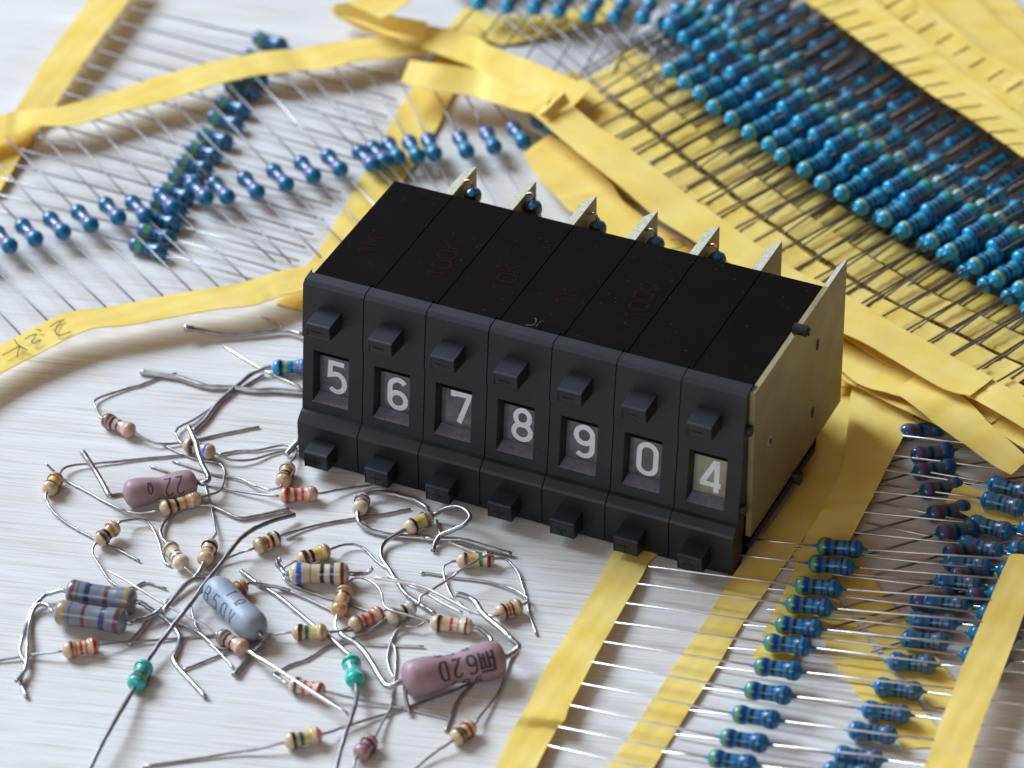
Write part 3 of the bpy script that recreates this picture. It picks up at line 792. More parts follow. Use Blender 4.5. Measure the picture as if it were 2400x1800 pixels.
for k, (s, c, e) in enumerate(zip(stL, ceL, enL)):
    C_ = G(q(*c), .30)
    if s: S = G(q(*s), .38 if k < 16 else .30)
    if e: E_ = G(q(*e), .36)
    if not s: S = C_*2 - E_; S.z = .38
    if not e: E_ = C_ + (C_-S).normalized()*2.45; E_.z = .30
    belt_resistor(L1, S, C_, E_, MB_L1b if k > 16 else MB_L1, ME_LEAD3 if k != 14 else ME_LEAD)
ribbon('paper_tape', [('U0', -400, 1180, -400, 1380, .38), ('U0', 0, 1010, 0, 1215, .38), ('U0', 150, 960, 160, 1160, .37), ('U0', 300, 940, 310, 1095, .40), ('U0', 520, 920, 620, 1085, .42), ('U0', 900, 810, 960, 985, .40), ('U0', 1400, 650, 1500, 850, .40), ('U0', 1850, 530, 1900, 720, .42),
        ('U0', 2212, 450, 2250, 640, .42), ('U1', 100, 435, 180, 630, .42), ('U1', 330, 425, 430, 600, .36), ('U1', 520, 395, 600, 595, .38), ('U1', 800, 350, 900, 530, .36), ('U1', 1180, 300, 1300, 480, .32), ('U1', 1500, 260, 1600, 430, .26), ('U1', 1900, 190, 2000, 380, .15)], L1)
bt = [('M0', -500, 1590, -480, 1900, .34), ('M0', 0, 1325, 0, 1570, .34), ('M0', 330, 1150, 380, 1370, .36), ('M0', 600, 1040, 770, 1190, .40), ('M0', 900, 1000, 1100, 1150, .38), ('M0', 1400, 900, 1500, 1075, .38), ('M0', 1800, 835, 1900, 1010, .40),
      ('M0', 2080, 785, 2200, 975, .37), ('M1', 200, 1050, 190, 1270, .36), ('M1', 400, 1010, 420, 1215, .34), ('M1', 700, 930, 800, 1100, .3), ('M1', 1050, 760, 1200, 900, .3)]
ribbon('paper_tape', bt, L1, wob=.003)
bm = bmesh.new()
for pl in ([(430, 1165), (500, 1120), (555, 1103)], [(528, 1115), (490, 1165), (478, 1205), (495, 1235), (530, 1238), (612, 1207)], [(308, 1187), (360, 1200)],
           [(213, 1275), (260, 1240), (312, 1230), (300, 1260), (272, 1293), (292, 1311), (355, 1278)], [(20, 1411), (100, 1370), (172, 1328)],
           [(122, 1270), (150, 1315), (185, 1340), (237, 1368)], [(170, 1330), (155, 1380), (150, 1431)]):
    P = []
    for a, b in pl: P.append((a, b))
    stroke_mesh(bm, [P], 9, lambda u, v: G(q('M0', u, v), .425))
o = bm_obj('pen_writing', bm, M_PENCIL, L1, loc=-L1.location)
# the inscription follows the height of the tape
# ---- L2: belt underneath, upper left
L2 = empty('resistor_belt', (-6, 7, 0), 'belt of green-ringed blue resistors at upper left, lying under the inscribed belt', 'resistor strip')
beL2 = [(583, 90), (560, 128), (541, 165), (523, 193), (502, 230), (487, 261), (464, 298), (440, 328), (420, 357), (402, 387), (380, 418), (364, 447), (350, 476), (338, 506), (320, 537)]
for k, c in enumerate(beL2):
    C_ = G(q('D', *c), .142); S = G(q('D', 265-22*k, 13+31*k), .28)
    E_ = G(q('D', c[0]+296, c[1]+88), .10)
    belt_resistor(L2, S, C_, E_, MB_L2, ME_LEAD if k > 11 else ME_LEAD3, dv=G(q('D', c[0]+30, c[1]+9), .14) - G(q('D', c[0]-30, c[1]-9), .14))  # upper leads darker, lower ones brighter: reflections put into the metal colour
ribbon('paper_tape', [('U0', 900, -250, 1250, -220, .36), ('U0', 760, 0, 1090, 30, .36), ('U0', 450, 430, 800, 430, .34), ('U0', 240, 760, 600, 720, .3), ('U0', 130, 960, 470, 930, .2), ('U0', 30, 1150, 330, 1120, .10), ('U0', -140, 1400, 190, 1340, .12), ('U0', -330, 1700, 0, 1650, .12)], L2)
ribbon('paper_tape', [('U1', 1620, 400, 1900, 470, .06), ('U1', 1340, 770, 1690, 830, .08), ('U1', 1180, 1040, 1560, 1110, .07), ('U1', 1000, 1400, 1330, 1480, .06), ('M1', 850, 350, 1180, 420, .06), ('M1', 680, 640, 1000, 700, .07), ('M1', 480, 960, 780, 1040, .08), ('M1', 250, 1200, 560, 1260, .06), ('M1', 170, 1330, 470, 1400, .04)], L2)

# ---- the pile of belts, upper right: six belts stacked nearly on top of each other
def resample(P, step):
    out = [P[0].copy()]; acc = 0; last = P[0]
    for p in P[1:]:
        seg = (p-last).length; d = (p-last)
        pos = 0
        while acc + (seg-pos) >= step:
            pos += step-acc; acc = 0
            out.append(last + d*(pos/seg))
        acc += seg-pos; last = p
    return out
WD = (G((2390, 356), .6) - G((1900, 650), .6)).normalized()
def pile_belt(label, pts, z, mat, lead, tape=True, back=True, el=2.48, lz=0.0, jit=.03, ztf=None, ztb=None, shift=0.0, trim=0):
    P = [G(p, z) for p in pts]
    P = crom(P, 6)
    # extend beyond the frame to the lower right
    dl = (P[-1]-P[-5]).normalized(); P.append(P[-1]+dl*1.9)
    R_ = resample(P, .472)
    root = empty('resistor_belt', Vector((P[0].x, P[0].y, 0)), label, 'resistor strip', 'stacked resistor belts')
    LF, RF, LB, RB = [], [], [], []
    for k, p in enumerate(R_):
        C_ = p + WD*(.33+shift+random.uniform(-.035, .035)) + dl*random.uniform(-.03, .03) + Vector((0, 0, random.uniform(-jit, jit)))
        a = math.radians(random.uniform(-1.6, 1.6)); d = Matrix.Rotation(a, 3, 'Z') @ WD
        S = C_ - d*2.7; E_ = C_ + d*el
        S.z = (ztf if ztf is not None else z)-.035; E_.z = (ztb if ztb is not None else z)-.035
        dd = C_ + Vector((0, 0, 0))
        o_ = belt_resistor(root, S, dd, E_, mat, lead)
        for l_ in o_.children: l_.scale = (l_.scale[0], 1.15, 1.15)
    for k, p in enumerate(R_[::2] + [R_[-1]+dl*.6]):
        C_ = p + WD*(.33+shift)
        LF.append(C_ - WD*2.98); RF.append(C_ - WD*2.40); LB.append(C_ + WD*2.40); RB.append(C_ + WD*2.98)
        for arr, zz in ((LF, ztf), (RF, ztf), (LB, ztb), (RB, ztb)):
            arr[-1].z = (zz if zz is not None else z) + random.uniform(-.008, .008)
    if tape: ribbon3('paper_tape', [Vector(v) for v in LF], [Vector(v) for v in RF], root, wob=.01)
    if back: ribbon3('paper_tape', [Vector(v) for v in LB], [Vector(v) for v in RB], root, wob=.01, ridges=(.472, .472*.0+.02, 0, .72))
    return root
row2 = [(1560, 62), (1601, 95), (1650, 130), (1696, 163), (1737, 198), (1793, 241), (1839, 273), (1887, 309), (1939, 349), (1990, 388), (2048, 422), (2147, 491), (2199, 518), (2253, 548), (2307, 578), (2359, 602)]
row1b = [(1561, 168), (1610, 208), (1663, 254), (1703, 287), (1755, 319), (1806, 363), (1857, 390), (1909, 430), (1958, 460), (2017, 493), (2066, 521), (2120, 550), (2177, 575), (2226, 607), (2280, 634), (2334, 664), (2383, 691)]
row1a = [(1655, 219), (1701, 262), (1744, 297), (1801, 322), (1850, 357), (1893, 404), (1945, 445), (1993, 480), (2041, 512), (2093, 542), (2144, 575), (2193, 605), (2245, 637), (2296, 667), (2345, 694)]
sh = lambda r, dx, dy: [(a+dx, b+dy) for a, b in r]
pile_belt('top belt of the upper right pile, yellow-green ringed resistors nearest the pile front', row1b, .62, MB_P1, ME_LEAD4, True, False, el=3.3, ztf=.74, ztb=.60)
pile_belt('belt in the middle of the upper right pile, bright blue resistors with violet-grey rings', row2, .60, MB_P2, ME_LEAD4, True, True, ztf=.46, ztb=.70)
pile_belt('belt of dark blue resistors just beside the yellow-green ringed row of the pile', row1a, .46, MB_P0, ME_LEAD4, True, False, el=3.4, ztf=.50, ztb=.50)
pile_belt('rearmost bright row of the upper right pile, resistors with a yellow-green ring', sh(row2, 76, -30), .46, MB_P3, ME_LEAD4, True, True, ztf=.34, ztb=.60)
pile_belt('low belt of the upper right pile, deep blue resistors half hidden under others', sh(row1a, 34, -2), .32, MB_P0, ME_LEAD4, True, False, el=3.2, ztf=.26, ztb=.38)
pile_belt('bottom belt of the upper right pile, resting on the table beneath the others', sh(row2, -18, -8), .20, MB_P2, ME_LEAD4, True, False, el=3.3, ztf=.14, ztb=.20)
pile_belt('deep belt of the pile, dark blue shapes behind the bright rows', sh(row2, 118, -58), .20, MB_P0, ME_LEAD4, True, False, el=2.4, ztf=.20, ztb=.28)
pile_belt('deepest far belt of the pile, only its dark wires and a few resistors showing', sh(row2, 160, -84), .15, MB_P0, ME_LEAD4, False, False, el=2.1, ztf=.10, ztb=.14)

pile_belt('buried belt of the pile, mostly dark wires between the front tapes', sh(row1b, 8, 4), .22, MB_P0, ME_LEAD4, True, False, el=3.4, ztf=.16, ztb=.20)
pile_belt('second buried belt of the pile, dark wires low over the table', sh(row2, 22, 14), .14, MB_P0, ME_LEAD4, True, False, el=3.0, ztf=.07, ztb=.10)

# long loose tape that becomes the pile's front band
T0 = empty('loose_paper_tape', (0, 9, 0), 'long yellow tape looped over at the top centre, running along the pile front', 'paper tape')
ribbon('paper_tape', [('U1', 652, 75, 662, 118, .34, .28), ('U1', 730, 70, 790, 200, .34, .26), ('U1', 850, 90, 930, 262, .34, .26), ('U1', 1020, 135, 1130, 320, .36, .28), ('U1', 1250, 180, 1330, 385, .40, .32), ('U1', 1500, 220, 1530, 450, .44, .40),
        ('U1', 1900, 320, 1850, 570, .47), ('E5', 500, 370, 470, 620, .52), ('E5', 900, 530, 800, 760, .60), ('E5', 1200, 660, 1020, 860, .70), ('E5', 1420, 760, 1180, 1000, .78)], T0, wob=.005)
ribbon('paper_tape', [('U1', 650, 70, 656, 116, .40, .30), ('U1', 700, 34, 705, 128, .62, .34), ('U1', 800, 20, 800, 140, .80, .36), ('U1', 930, 48, 930, 175, .86, .38), ('U1', 1060, 100, 1060, 230, .86, .40), ('U1', 1250, 148, 1230, 285, .80, .44), ('U1', 1480, 190, 1450, 330, .66, .46)], T0, wob=.003)
ribbon('paper_tape', [('U1', 780, 18, 1085, 158, .90), ('U1', 880, -15, 1200, 95, .93), ('U1', 1000, -70, 1340, 5, .96), ('U1', 1200, -220, 1520, -120, 1.0)], T0, wob=.004)
ribbon('paper_tape', [('S', a, b, c, d, z) for a, b, c, d, z in ((1300, 214, 1240, 262, .79), (1336, 244, 1275, 288, .79), (1434, 317, 1372, 370, .79), (1507, 374, 1450, 434, .79), (1600, 445, 1545, 511, .79), (1700, 520, 1640, 573, .79), (1800, 590, 1745, 640, .79),
        (1974, 702, 1915, 750, .8), (2098, 762, 2050, 818, .8), (2261, 851, 2205, 905, .8), (2329, 884, 2273, 928, .8))], T0, wob=.012)

# folded strip F
F_ = empty('folded_paper_tape', (-1, 7, 0), 'short pale yellow tape strip with a folded-over end, lying on the tapes behind the switches', 'paper tape')
ribbon('paper_tape', [('U1', 1330, 510, 1250, 700, .55), ('U1', 1600, 560, 1500, 780, .58), ('U1', 1900, 600, 1880, 830, .50), ('E5', 600, 670, 540, 880, .62), ('E5', 850, 770, 800, 950, .72), ('E5', 1040, 850, 970, 985, .80), ('E5', 1060, 850, 985, 985, .84), ], F_)
ribbon('paper_tape', [('E5', 975, 965, 1170, 800, .84, .98), ('E5', 1000, 985, 1190, 800, .90, 1.00), ('E5', 1030, 1010, 1215, 850, .86, .92), ('E5', 1060, 1030, 1240, 890, .82, .84)], F_, sub=4, wob=.004)
# band H below the pile front, reaching to the right of the switches
H_ = empty('loose_paper_tape', (4, 5, 0), 'wide yellow tape lying directly behind the black switches, pen mark near its middle', 'paper tape')
ribbon('paper_tape', [('E5', 1060, 1160, 830, 1330, .35), ('E5', 1330, 1340, 960, 1530, .35), ('E5', 1560, 1540, 1120, 1690, .35), ('M2', 1000, 300, 520, 360, .35), ('M2', 1500, 620, 1100, 720, .35), ('M2', 2000, 900, 1700, 1060, .35), ('M3', 300, 1050, 200, 1300, .38), ('M3', 640, 1205, 560, 1480, .42),
       ('M3', 950, 1340, 800, 1659, .46), ('M3', 1500, 1500, 1230, 1800, .5), ('A3', 1600, 20, 1300, 190, .52), ('A3', 1835, 165, 1580, 288, .52)], H_)
bm = bmesh.new()
stroke_mesh(bm, [[tuple(v) for v in crom([(1370, 597), (1440, 600), (1490, 632), (1450, 665), (1370, 680)], 4)]], 9, lambda u, v: G(q('M2', u, v), .42))
bm_obj('pen_writing', bm, M_PENCIL, H_, loc=-H_.location)
def single_tape(label, rows, **kw):
    a = G(q(rows[0][0], rows[0][1], rows[0][2]), 0)
    r = empty('paper_tape_end', a, label, 'paper tape')
    ribbon('paper_tape', rows, r, **kw); return r
single_tape('yellow tape end with clipped corner, second of the stack right of the switches', [('M3', 620, 1500, 560, 1600, .30), ('M3', 900, 1500, 760, 1680, .32), ('A3', 1060, 40, 780, 10, .34), ('A3', 1330, 200, 1100, 190, .36), ('A3', 1540, 290, 1460, 352, .36)], wob=.02)
single_tape('lowest yellow tape end of the stack right of the switches, pointing down', [('M3', 600, 1560, 560, 1700, .16), ('A3', 950, 60, 780, 30, .17), ('A3', 1250, 260, 1050, 210, .19), ('A3', 1400, 345, 1300, 402, .2)], wob=.02)
single_tape('long yellow tape end reaching down right over the white wires', [('A3', 1300, -120, 1100, 60, .62), ('A3', 1700, 130, 1430, 330, .62), ('A3', 2000, 420, 1750, 560, .62), ('A3', 2212, 600, 2000, 720, .60), ('A3', 2235, 650, 2105, 770, .58)], wob=.02)
single_tape('yellow tape at the right edge crossing above the clipped tape ends', [('A3', 1480, -180, 1330, -60, .55), ('A3', 2030, -70, 1900, 60, .60), ('A3', 2400, 130, 2230, 240, .62), ('A3', 2700, 300, 2560, 420, .62)], wob=.015)
single_tape('shaded yellow tape under the right edge strips, mostly covered', [('A3', 1500, 60, 1420, 300, .5), ('A3', 2000, 280, 1960, 420, .48), ('A3', 2400, 430, 2300, 620, .48)], wob=.015)
# back bands above the pile
single_tape('yellow tape band crossing the upper right corner, behind the pile, nearest it', [('U3', 640, -330, 120, -130, .76), ('U3', 1000, 60, 420, 70, .76), ('U3', 1480, 460, 900, 430, .76), ('U3', 1830, 740, 1360, 770, .78), ('U3', 2250, 1050, 1780, 1050, .8), ('U3', 2700, 1370, 2260, 1390, .8)], ridges=(.472, .1, .42, 1))
single_tape('second yellow tape band across the upper right corner with small bumps', [('U3', 1060, -260, 560, -250, .50), ('U3', 1350, 0, 880, 20, .54), ('U3', 1780, 380, 1290, 330, .58), ('U3', 2212, 700, 1800, 760, .6), ('U3', 2700, 1080, 2300, 1150, .6)])
single_tape('third yellow tape band, in the far upper right corner', [('U3', 1500, -300, 1060, -300, .40), ('U3', 1800, 0, 1320, 0, .34), ('U3', 2212, 380, 1800, 400, .30), ('U3', 2700, 800, 2240, 820, .30)])
single_tape('outermost yellow tape band, cut off by the upper right corner', [('U3', 1850, -300, 1480, -300, .10), ('U3', 2120, -20, 1760, 0, .10), ('U3', 2400, 330, 2000, 250, .10), ('U3', 2700, 680, 2400, 620, .10)])

# ---- T: belts at the top centre
TT = empty('resistor_belt', (0, 13, 0), 'belt of blue resistors cut off by the top edge, left of the pile', 'resistor strip')
beT = [('E5', 500, -30), ('E5', 745, 0), ('E5', 975, 10), ('E5', 1185, 35), ('E5', 1435, 75), ('E5', 1665, 85), ('E5', 1900, 95), ('E5', 2140, 140), ('U2', 1560, 110), ('U2', 1720, 150), ('U2', 1890, 200)]
for k, c in enumerate(beT):
    C_ = G(q(*c), .5)
    S = G((q(*c)[0]-150+k*8, q(*c)[1]+175+k*2), .3)
    d = (C_-S).normalized()
    belt_resistor(TT, C_-d*2.5, C_, C_+d*2.5, MB_P0 if k % 2 else MB_P2, ME_LEAD3)
ribbon('paper_tape', [('E5', 330, 60, 180, 260, .05), ('E5', 540, 130, 420, 330, .05), ('E5', 900, 140, 640, 380, .06), ('E5', 1150, 110, 900, 330, .1), ('E5', 1500, 0, 1280, 240, .16), ('E5', 1850, -100, 1640, 160, .2)], TT)
T2 = empty('resistor_belt', (2, 14, 0), 'belt above the top centre whose wires cross the others in a lattice', 'resistor strip')
for k in range(11):
    a = q('E5', 880+k*170, 330+k*6); b_ = q('E5', 1340+k*150, 700+k*14)
    P1, P2 = G(a, .35), G(b_, .3); d = (P2-P1).normalized()
    C_ = P1 - d*2.6
    belt_resistor(T2, C_-d*2.2, C_, C_+d*4.1, MB_P2, ME_LEAD3)

# ================================================================== LOOSE RESISTORS
def dogbone(L, re, rm, cap=.10, neck=.22):
    h = L/2
    pr = [(-h, .03), (-h+.012, re*.45), (-h+.03, re*.72), (-h+.055, re*.90), (-h+.09, re), (-h+cap+.05, re*1.0), (-h+neck-.02, re*.96), (-h+neck+.03, (re+rm)/2), (-h+neck+.07, rm)]
    return pr + [(-a, b) for a, b in reversed(pr)]
BEIGE = (0.62, 0.43, 0.25); TANP = (0.56, 0.34, 0.26); TEAL = (0.02, 0.42, 0.36); MAUVE = (0.36, 0.215, 0.22); GREYB = (0.185, 0.195, 0.225); CREAM = (0.66, 0.52, 0.36); ORT = (0.56, 0.30, 0.13)
LOOSE = []
def wire_pts(pts, default_z):
    out = []
    n = len(pts)
    for i, p in enumerate(pts):
        z = p[3] if len(p) > 3 else default_z
        out.append(G(q(p[0], p[1], p[2]), z))
    return out
def W(tile, *pts, z=None):
    """list of photo points of a wire in one tile"""
    return [(tile, a, b) if z is None else (tile, a, b, z) for a, b in pts]
def loose(label, e1, e2, kind, bands, lead1, lead2, z=None, r1=.0195, r2=.0195, m1=None, m2=None, group=None, base=None, name='resistor', zl=.07, tags=None):
    sizes = dict(small=(.64, .122, .098), pink=(1.2, .215, .17), huge=(1.55, .275, .215), grey=(1.12, .185, .165), big=(.92, .165, .14), blob=(1.35, .235, .22), teal=(.72, .135, .11))
    L, re, rm = sizes[kind]
    base = base or BEIGE
    z = re+.004 if z is None else z
    z1, z2 = (z if isinstance(z, tuple) else (z, z))
    P1, P2 = G(q(*e1), z1), G(q(*e2), z2)
    C_ = (P1+P2)/2; d = (P2-P1)
    Lm = max(d.length, L*.6)
    d.normalize()
    root = empty(name, (C_.x, C_.y, 0), label, 'resistor', group)
    if kind == 'huge': prof = [(-Lm/2-.02, .045), (-Lm/2, .12), (-Lm/2+.02, .18), (-Lm/2+.06, .235), (-Lm/2+.12, .262), (-Lm/2+.22, re), (-Lm/2+.34, re*.985), (-Lm/2+.46, re*.92), (-Lm/2+.58, re*.84), (-Lm/2+.68, rm), (0, rm*.97)]
    elif kind == 'pink': prof = [(-Lm/2-.02, .045), (-Lm/2, .10), (-Lm/2+.02, .15), (-Lm/2+.055, .19), (-Lm/2+.11, .208), (-Lm/2+.2, re), (-Lm/2+.3, re*.96), (-Lm/2+.42, re*.87), (-Lm/2+.50, rm*1.0), (0, rm*.98)]
    elif kind == 'blob': prof = [(-Lm/2, .05), (-Lm/2+.015, .11), (-Lm/2+.06, .18), (-Lm/2+.13, .22), (-Lm/2+.22, re), (-Lm/2+.35, re*.99), (-Lm/2+.5, rm), (0, rm*.97)]
    else: prof = None
    if prof: prof = prof + [(-a, b) for a, b in reversed(prof[:-1])]
    else: prof = dogbone(Lm, re, rm, neck=Lm*.26)
    me = body_mesh('resistor_body', prof, 28)
    mat = mat_body(kind+'_resistor_paint', base, tuple(bands), Lm, rough=.55 if kind in ('pink', 'huge', 'blob') else .34, coat=.1 if kind in ('pink', 'huge', 'blob') else .5, mott=.10)
    b = mesh_obj('resistor_body', me, mat, root); b.rotation_mode = 'QUATERNION'; b.rotation_quaternion = frame(d)
    b.location = C_ - root.location
    for k, (ld, r, mm) in enumerate(((lead1, r1, m1), (lead2, r2, m2))):
        if not ld: continue
        st = C_ + d*(Lm/2-.03)*(-1 if k == 0 else 1)
        P = wire_pts(ld, zl)
        # heights without explicit z ease from the body down to the table
        dist = 0; last = st
        for i, p in enumerate(ld):
            dist += (P[i]-last).length; last = P[i]
            if len(p) < 4:
                zz = r + .006 + (st.z-r-.006)*max(0, 1-dist/1.1)**1.5
                P[i] = G(q(p[0], p[1], p[2]), zz)
        sgn = -1 if k == 0 else 1
        P = [st, st + d*.09*sgn] + P[(1 if (P[0]-(st+d*.09*sgn)).length < .12 else 0):]
        bmw = bmesh.new(); C = crom(P, 6)
        n = len(C)
        for ii in range(3, n-1):
            if random.random() < .30: C[ii] = C[ii] + Vector((random.uniform(-1, 1), random.uniform(-1, 1), random.uniform(0, .6)))*.007
        rr = [r*random.choice((1, 1, 1, 1.03, .95)) for _ in range(n)]
        add_tube(bmw, C, rr, 8, rj=.04 if r > .03 else .015)
        bm_obj('lead', bmw, mm or M_LEAD, root, smooth=True, loc=-root.location)
    info = dict(root=root, body=b, C=C_, d=d, L=Lm, prof=prof)
    LOOSE.append(info); return info
def marks(info, polys, wd, mat, name='printed_marking', up=None, flip=True):
    """polys in (along, around) units on the side of the body that faces the viewer and up"""
    C_, d, prof = info['C'], info['d'], info['prof']
    view = (CAM_LOC-C_).normalized(); n0 = (view - d*view.dot(d)).normalized(); t0 = n0.cross(d).normalized()
    def rad(x):
        for (x0, r0), (x1, r1) in zip(prof, prof[1:]):
            if x0 <= x <= x1: return r0 + (r1-r0)*(x-x0)/max(x1-x0, 1e-9)
        return prof[-1][1]
    def f(u, v):
        r = rad(u)+.004; th = v/rad(u)
        return C_ + d*u + (n0*math.cos(th) + t0*math.sin(th))*r
    dense = []
    for pl in polys:
        o = []
        for (a, b), (c, e) in zip(pl, pl[1:]):
            for k in range(4): o.append((a+(c-a)*k/4, b+(e-b)*k/4))
        o.append(pl[-1]); dense.append(o)
    bm = bmesh.new(); stroke_mesh(bm, dense, wd, f)
    bm_obj(name, bm, mat, info['root'], loc=-info['root'].location)
def text_polys(txt, u0, v0, h, adv, rot180=True, sx=.8):
    out = []
    for k, ch in enumerate(txt):
        if ch == ' ': continue
        for pl in DIG[ch]:
            out.append([((u0 + (k*adv + a*h*sx*.5/.5*.5)*(-1 if rot180 else 1)), v0 + b*h*.5*(-1 if rot180 else 1)) for a, b in pl])
    return out

loose('pinkish tan resistor with brown-black-brown rings, upper left of the loose heap', ('A0', 890, 300), ('A0', 1158, 415), 'small',
      ((.12, 'br', .10), (.36, 'bk', .08), (.54, 'br', .08)), W('A0', (830, 205), (812, 165), (835, 130), (1000, 70)) + W('E1', (180, 905), (400, 820), (570, 780)),
      W('E1', (90, 1500), (160, 1535), (280, 1590), (400, 1610), (620, 1598), (820, 1560), (1180, 1480), (1545, 1410)), base=TANP)
loose('beige resistor with a black and a blue ring under thick crossed wires', ('A0', 1590, 515), ('A0', 1855, 600), 'small',
      ((.33, 'bk', .09), (.55, 'br', .06), (.74, 'bl', .10)), W('A0', (1530, 450), (1515, 420), (1545, 375)) + W('E1', (750, 1340), (980, 1190), (1150, 1060), (1300, 980), (1600, 790)),
      W('A0', (1900, 630), (1990, 655), (2100, 662), (2200, 650)) + W('A1', (150, 600), (360, 556)))
loose('beige resistor standing oblique by the left corner of the switches, orange ring', ('A1', 218, 870), ('A1', 288, 700), 'small',
      ((.28, 'br', .09), (.45, 'bk', .09), (.62, 'orr', .08), (.86, 'gy', .08)), W('A1', (190, 905), (110, 915), (50, 893)) + W('A0', (2200, 878), (2090, 825), (1960, 800), (1840, 780), (1490, 665)),
      W('A1', (330, 660), (342, 610), (320, 560), (270, 530), (180, 537), (0, 575)) + W('A0', (2080, 577), (1880, 610)))
loose('resistor with four red rings lying just left of the switches', ('A1', 200, 965), ('A1', 538, 945), 'small',
      ((.18, 'rd', .09), (.42, 'rd', .08), (.60, 'rd', .07), (.80, 'go', .07)), W('A1', (120, 965), (0, 950)) + W('A0', (1980, 912), (1790, 872), (1500, 775), (1300, 712)),
      W('A1', (620, 938), (740, 912), (900, 888), (1040, 872), (1140, 888)), base=(.62, .38, .25))
loose('beige resistor with a yellow ring at the far left of the heap', ('A0', 505, 790), ('A0', 408, 935), 'small',
      ((.24, 'rd', .06), (.42, 'ye', .13), (.68, 'br', .08)), W('A0', (560, 725), (650, 700), (830, 688), (1200, 650), (1600, 612)),
      W('A0', (405, 1010), (450, 1090), (560, 1190), (680, 1265), (800, 1330), (940, 1395), (1080, 1465), (1205, 1530)))
loose('beige resistor ringed brown, black and orange at left, leads looping down', ('E7', 1255, 400), ('E7', 1525, 160), 'small',
      ((.22, 'br', .11), (.42, 'bk', .10), (.62, 'orr', .09), (.88, 'go', .08)), W('E7', (1190, 490), (1200, 540), (1260, 640), (1390, 850), (1480, 935), (1600, 985), (1740, 975), (1830, 925), (1900, 912), (2150, 995)),
      W('E7', (1660, 108), (1780, 95), (1890, 120), (1970, 200), (2060, 400), (2110, 590), (2150, 670), (2212, 700)), z=(.13, .2))
P1 = loose('mauve ceramic resistor hand-marked 22 ohm, thick leads bent upwards', ('A0', 1075, 955), ('A0', 1695, 850), 'pink', (),
      [('A0', 1020, 972, .24), ('A0', 955, 970, .26), ('A0', 915, 910, .28), ('A0', 830, 760, .34), ('A0', 770, 670, .40), ('A0', 710, 585, .45)],
      [('A0', 1745, 858, .28), ('A0', 1795, 835, .30), ('A0', 1800, 800, .33), ('A0', 1750, 700, .38), ('A0', 1715, 600, .42), ('E1', 800, 1600, .45), ('E1', 755, 1500, .47), ('E1', 715, 1405, .48)], r1=.044, r2=.044, base=MAUVE, m1=M_LEAD, m2=M_LEAD)
marks(P1, text_polys('22', .27, .0, .30, .165) + text_polys('O', -.17, .02, .20, .1), .018, M_PRINT)
loose('beige resistor tucked under the mauve 22 ohm one, lead curling round it', ('A0', 1380, 1090), ('A0', 1735, 980), 'small',
      ((.20, 'br', .07), (.40, 'bk', .07), (.60, 'orr', .08), (.80, 'go', .08)), W('A0', (1280, 1110), (1130, 1110), (950, 1040), (750, 930), (560, 830)) + [('A0', 460, 750, .1), ('A0', 400, 690, .16)],
      W('A0', (1830, 980), (1895, 925), (1940, 810), (1930, 725), (1880, 680), (1700, 650), (1560, 600), (1410, 525)))
loose('pale beige resistor with a wide gap between brown rings, left of centre in the heap', ('E2', 465, 185), ('E2', 665, 440), 'small',
      ((.12, 'br', .06), (.50, 'bk', .06), (.66, 'br', .09)), W('E2', (395, 90), (385, 50)) + W('A0', (1385, 1270), (1420, 1190), (1520, 1105), (1650, 1060), (1800, 1050), (1950, 1110), (2070, 1160), (2200, 1145)) + W('A1', (130, 1115), (285, 1080)),
      W('E2', (720, 510), (800, 545), (900, 545), (1000, 510), (1070, 400)), base=CREAM, r1=.030)
loose('beige resistor with black and red rings, upright between two bent wires', ('E2', 890, 400), ('E2', 985, 145), 'small',
      ((.32, 'go', .07), (.50, 'rd', .07), (.70, 'bk', .09), (.92, 'br', .09)), W('E2', (850, 500), (800, 560), (700, 640), (450, 880), (300, 1010), (150, 1200), (10, 1360)),
      W('E2', (1035, 60)) + W('A0', (1860, 1270), (1840, 1130), (1800, 1000), (1775, 880)), r1=.036)
loose('beige resistor ringed red and black, right of the long dark wire', ('E2', 1485, 225), ('E2', 1790, 85), 'small',
      ((.22, 'go', .07), (.42, 'rd', .09), (.62, 'bk', .09), (.86, 'br', .10)), W('E2', (1350, 270), (1200, 330), (1080, 395), (900, 490), (850, 480)),
      W('E2', (1900, 50), (2000, 20)) + W('A1', (240, 1308), (450, 1240), (650, 1195), (840, 1165), (1080, 1130), (1335, 1080)))
loose('teal resistor at lower left with a long thick lead running off the bottom edge', ('B0', 1262, 755), ('B0', 1160, 965), 'teal',
      ((.42, 'vi', .06), (.58, 'gn', .14), (.76, 'br', .07)), [('E2', 270, 1500, .16), ('E2', 500, 1180, .2), ('E2', 720, 900, .25), ('E2', 900, 650, .28), ('E2', 1100, 400, .30), ('E2', 1210, 250, .3), ('E2', 1300, 140, .3), ('E2', 1450, 20, .25), ('A1', 150, 1180, .16), ('A1', 335, 1130, .1)],
      [('B0', 1130, 1010, .18), ('B0', 1000, 1240, .22), ('B0', 880, 1450, .22), ('B0', 780, 1659, .2), ('B0', 700, 1820, .2)], base=TEAL, r1=.036, r2=.036, m1=M_LEADD, m2=M_LEADD)
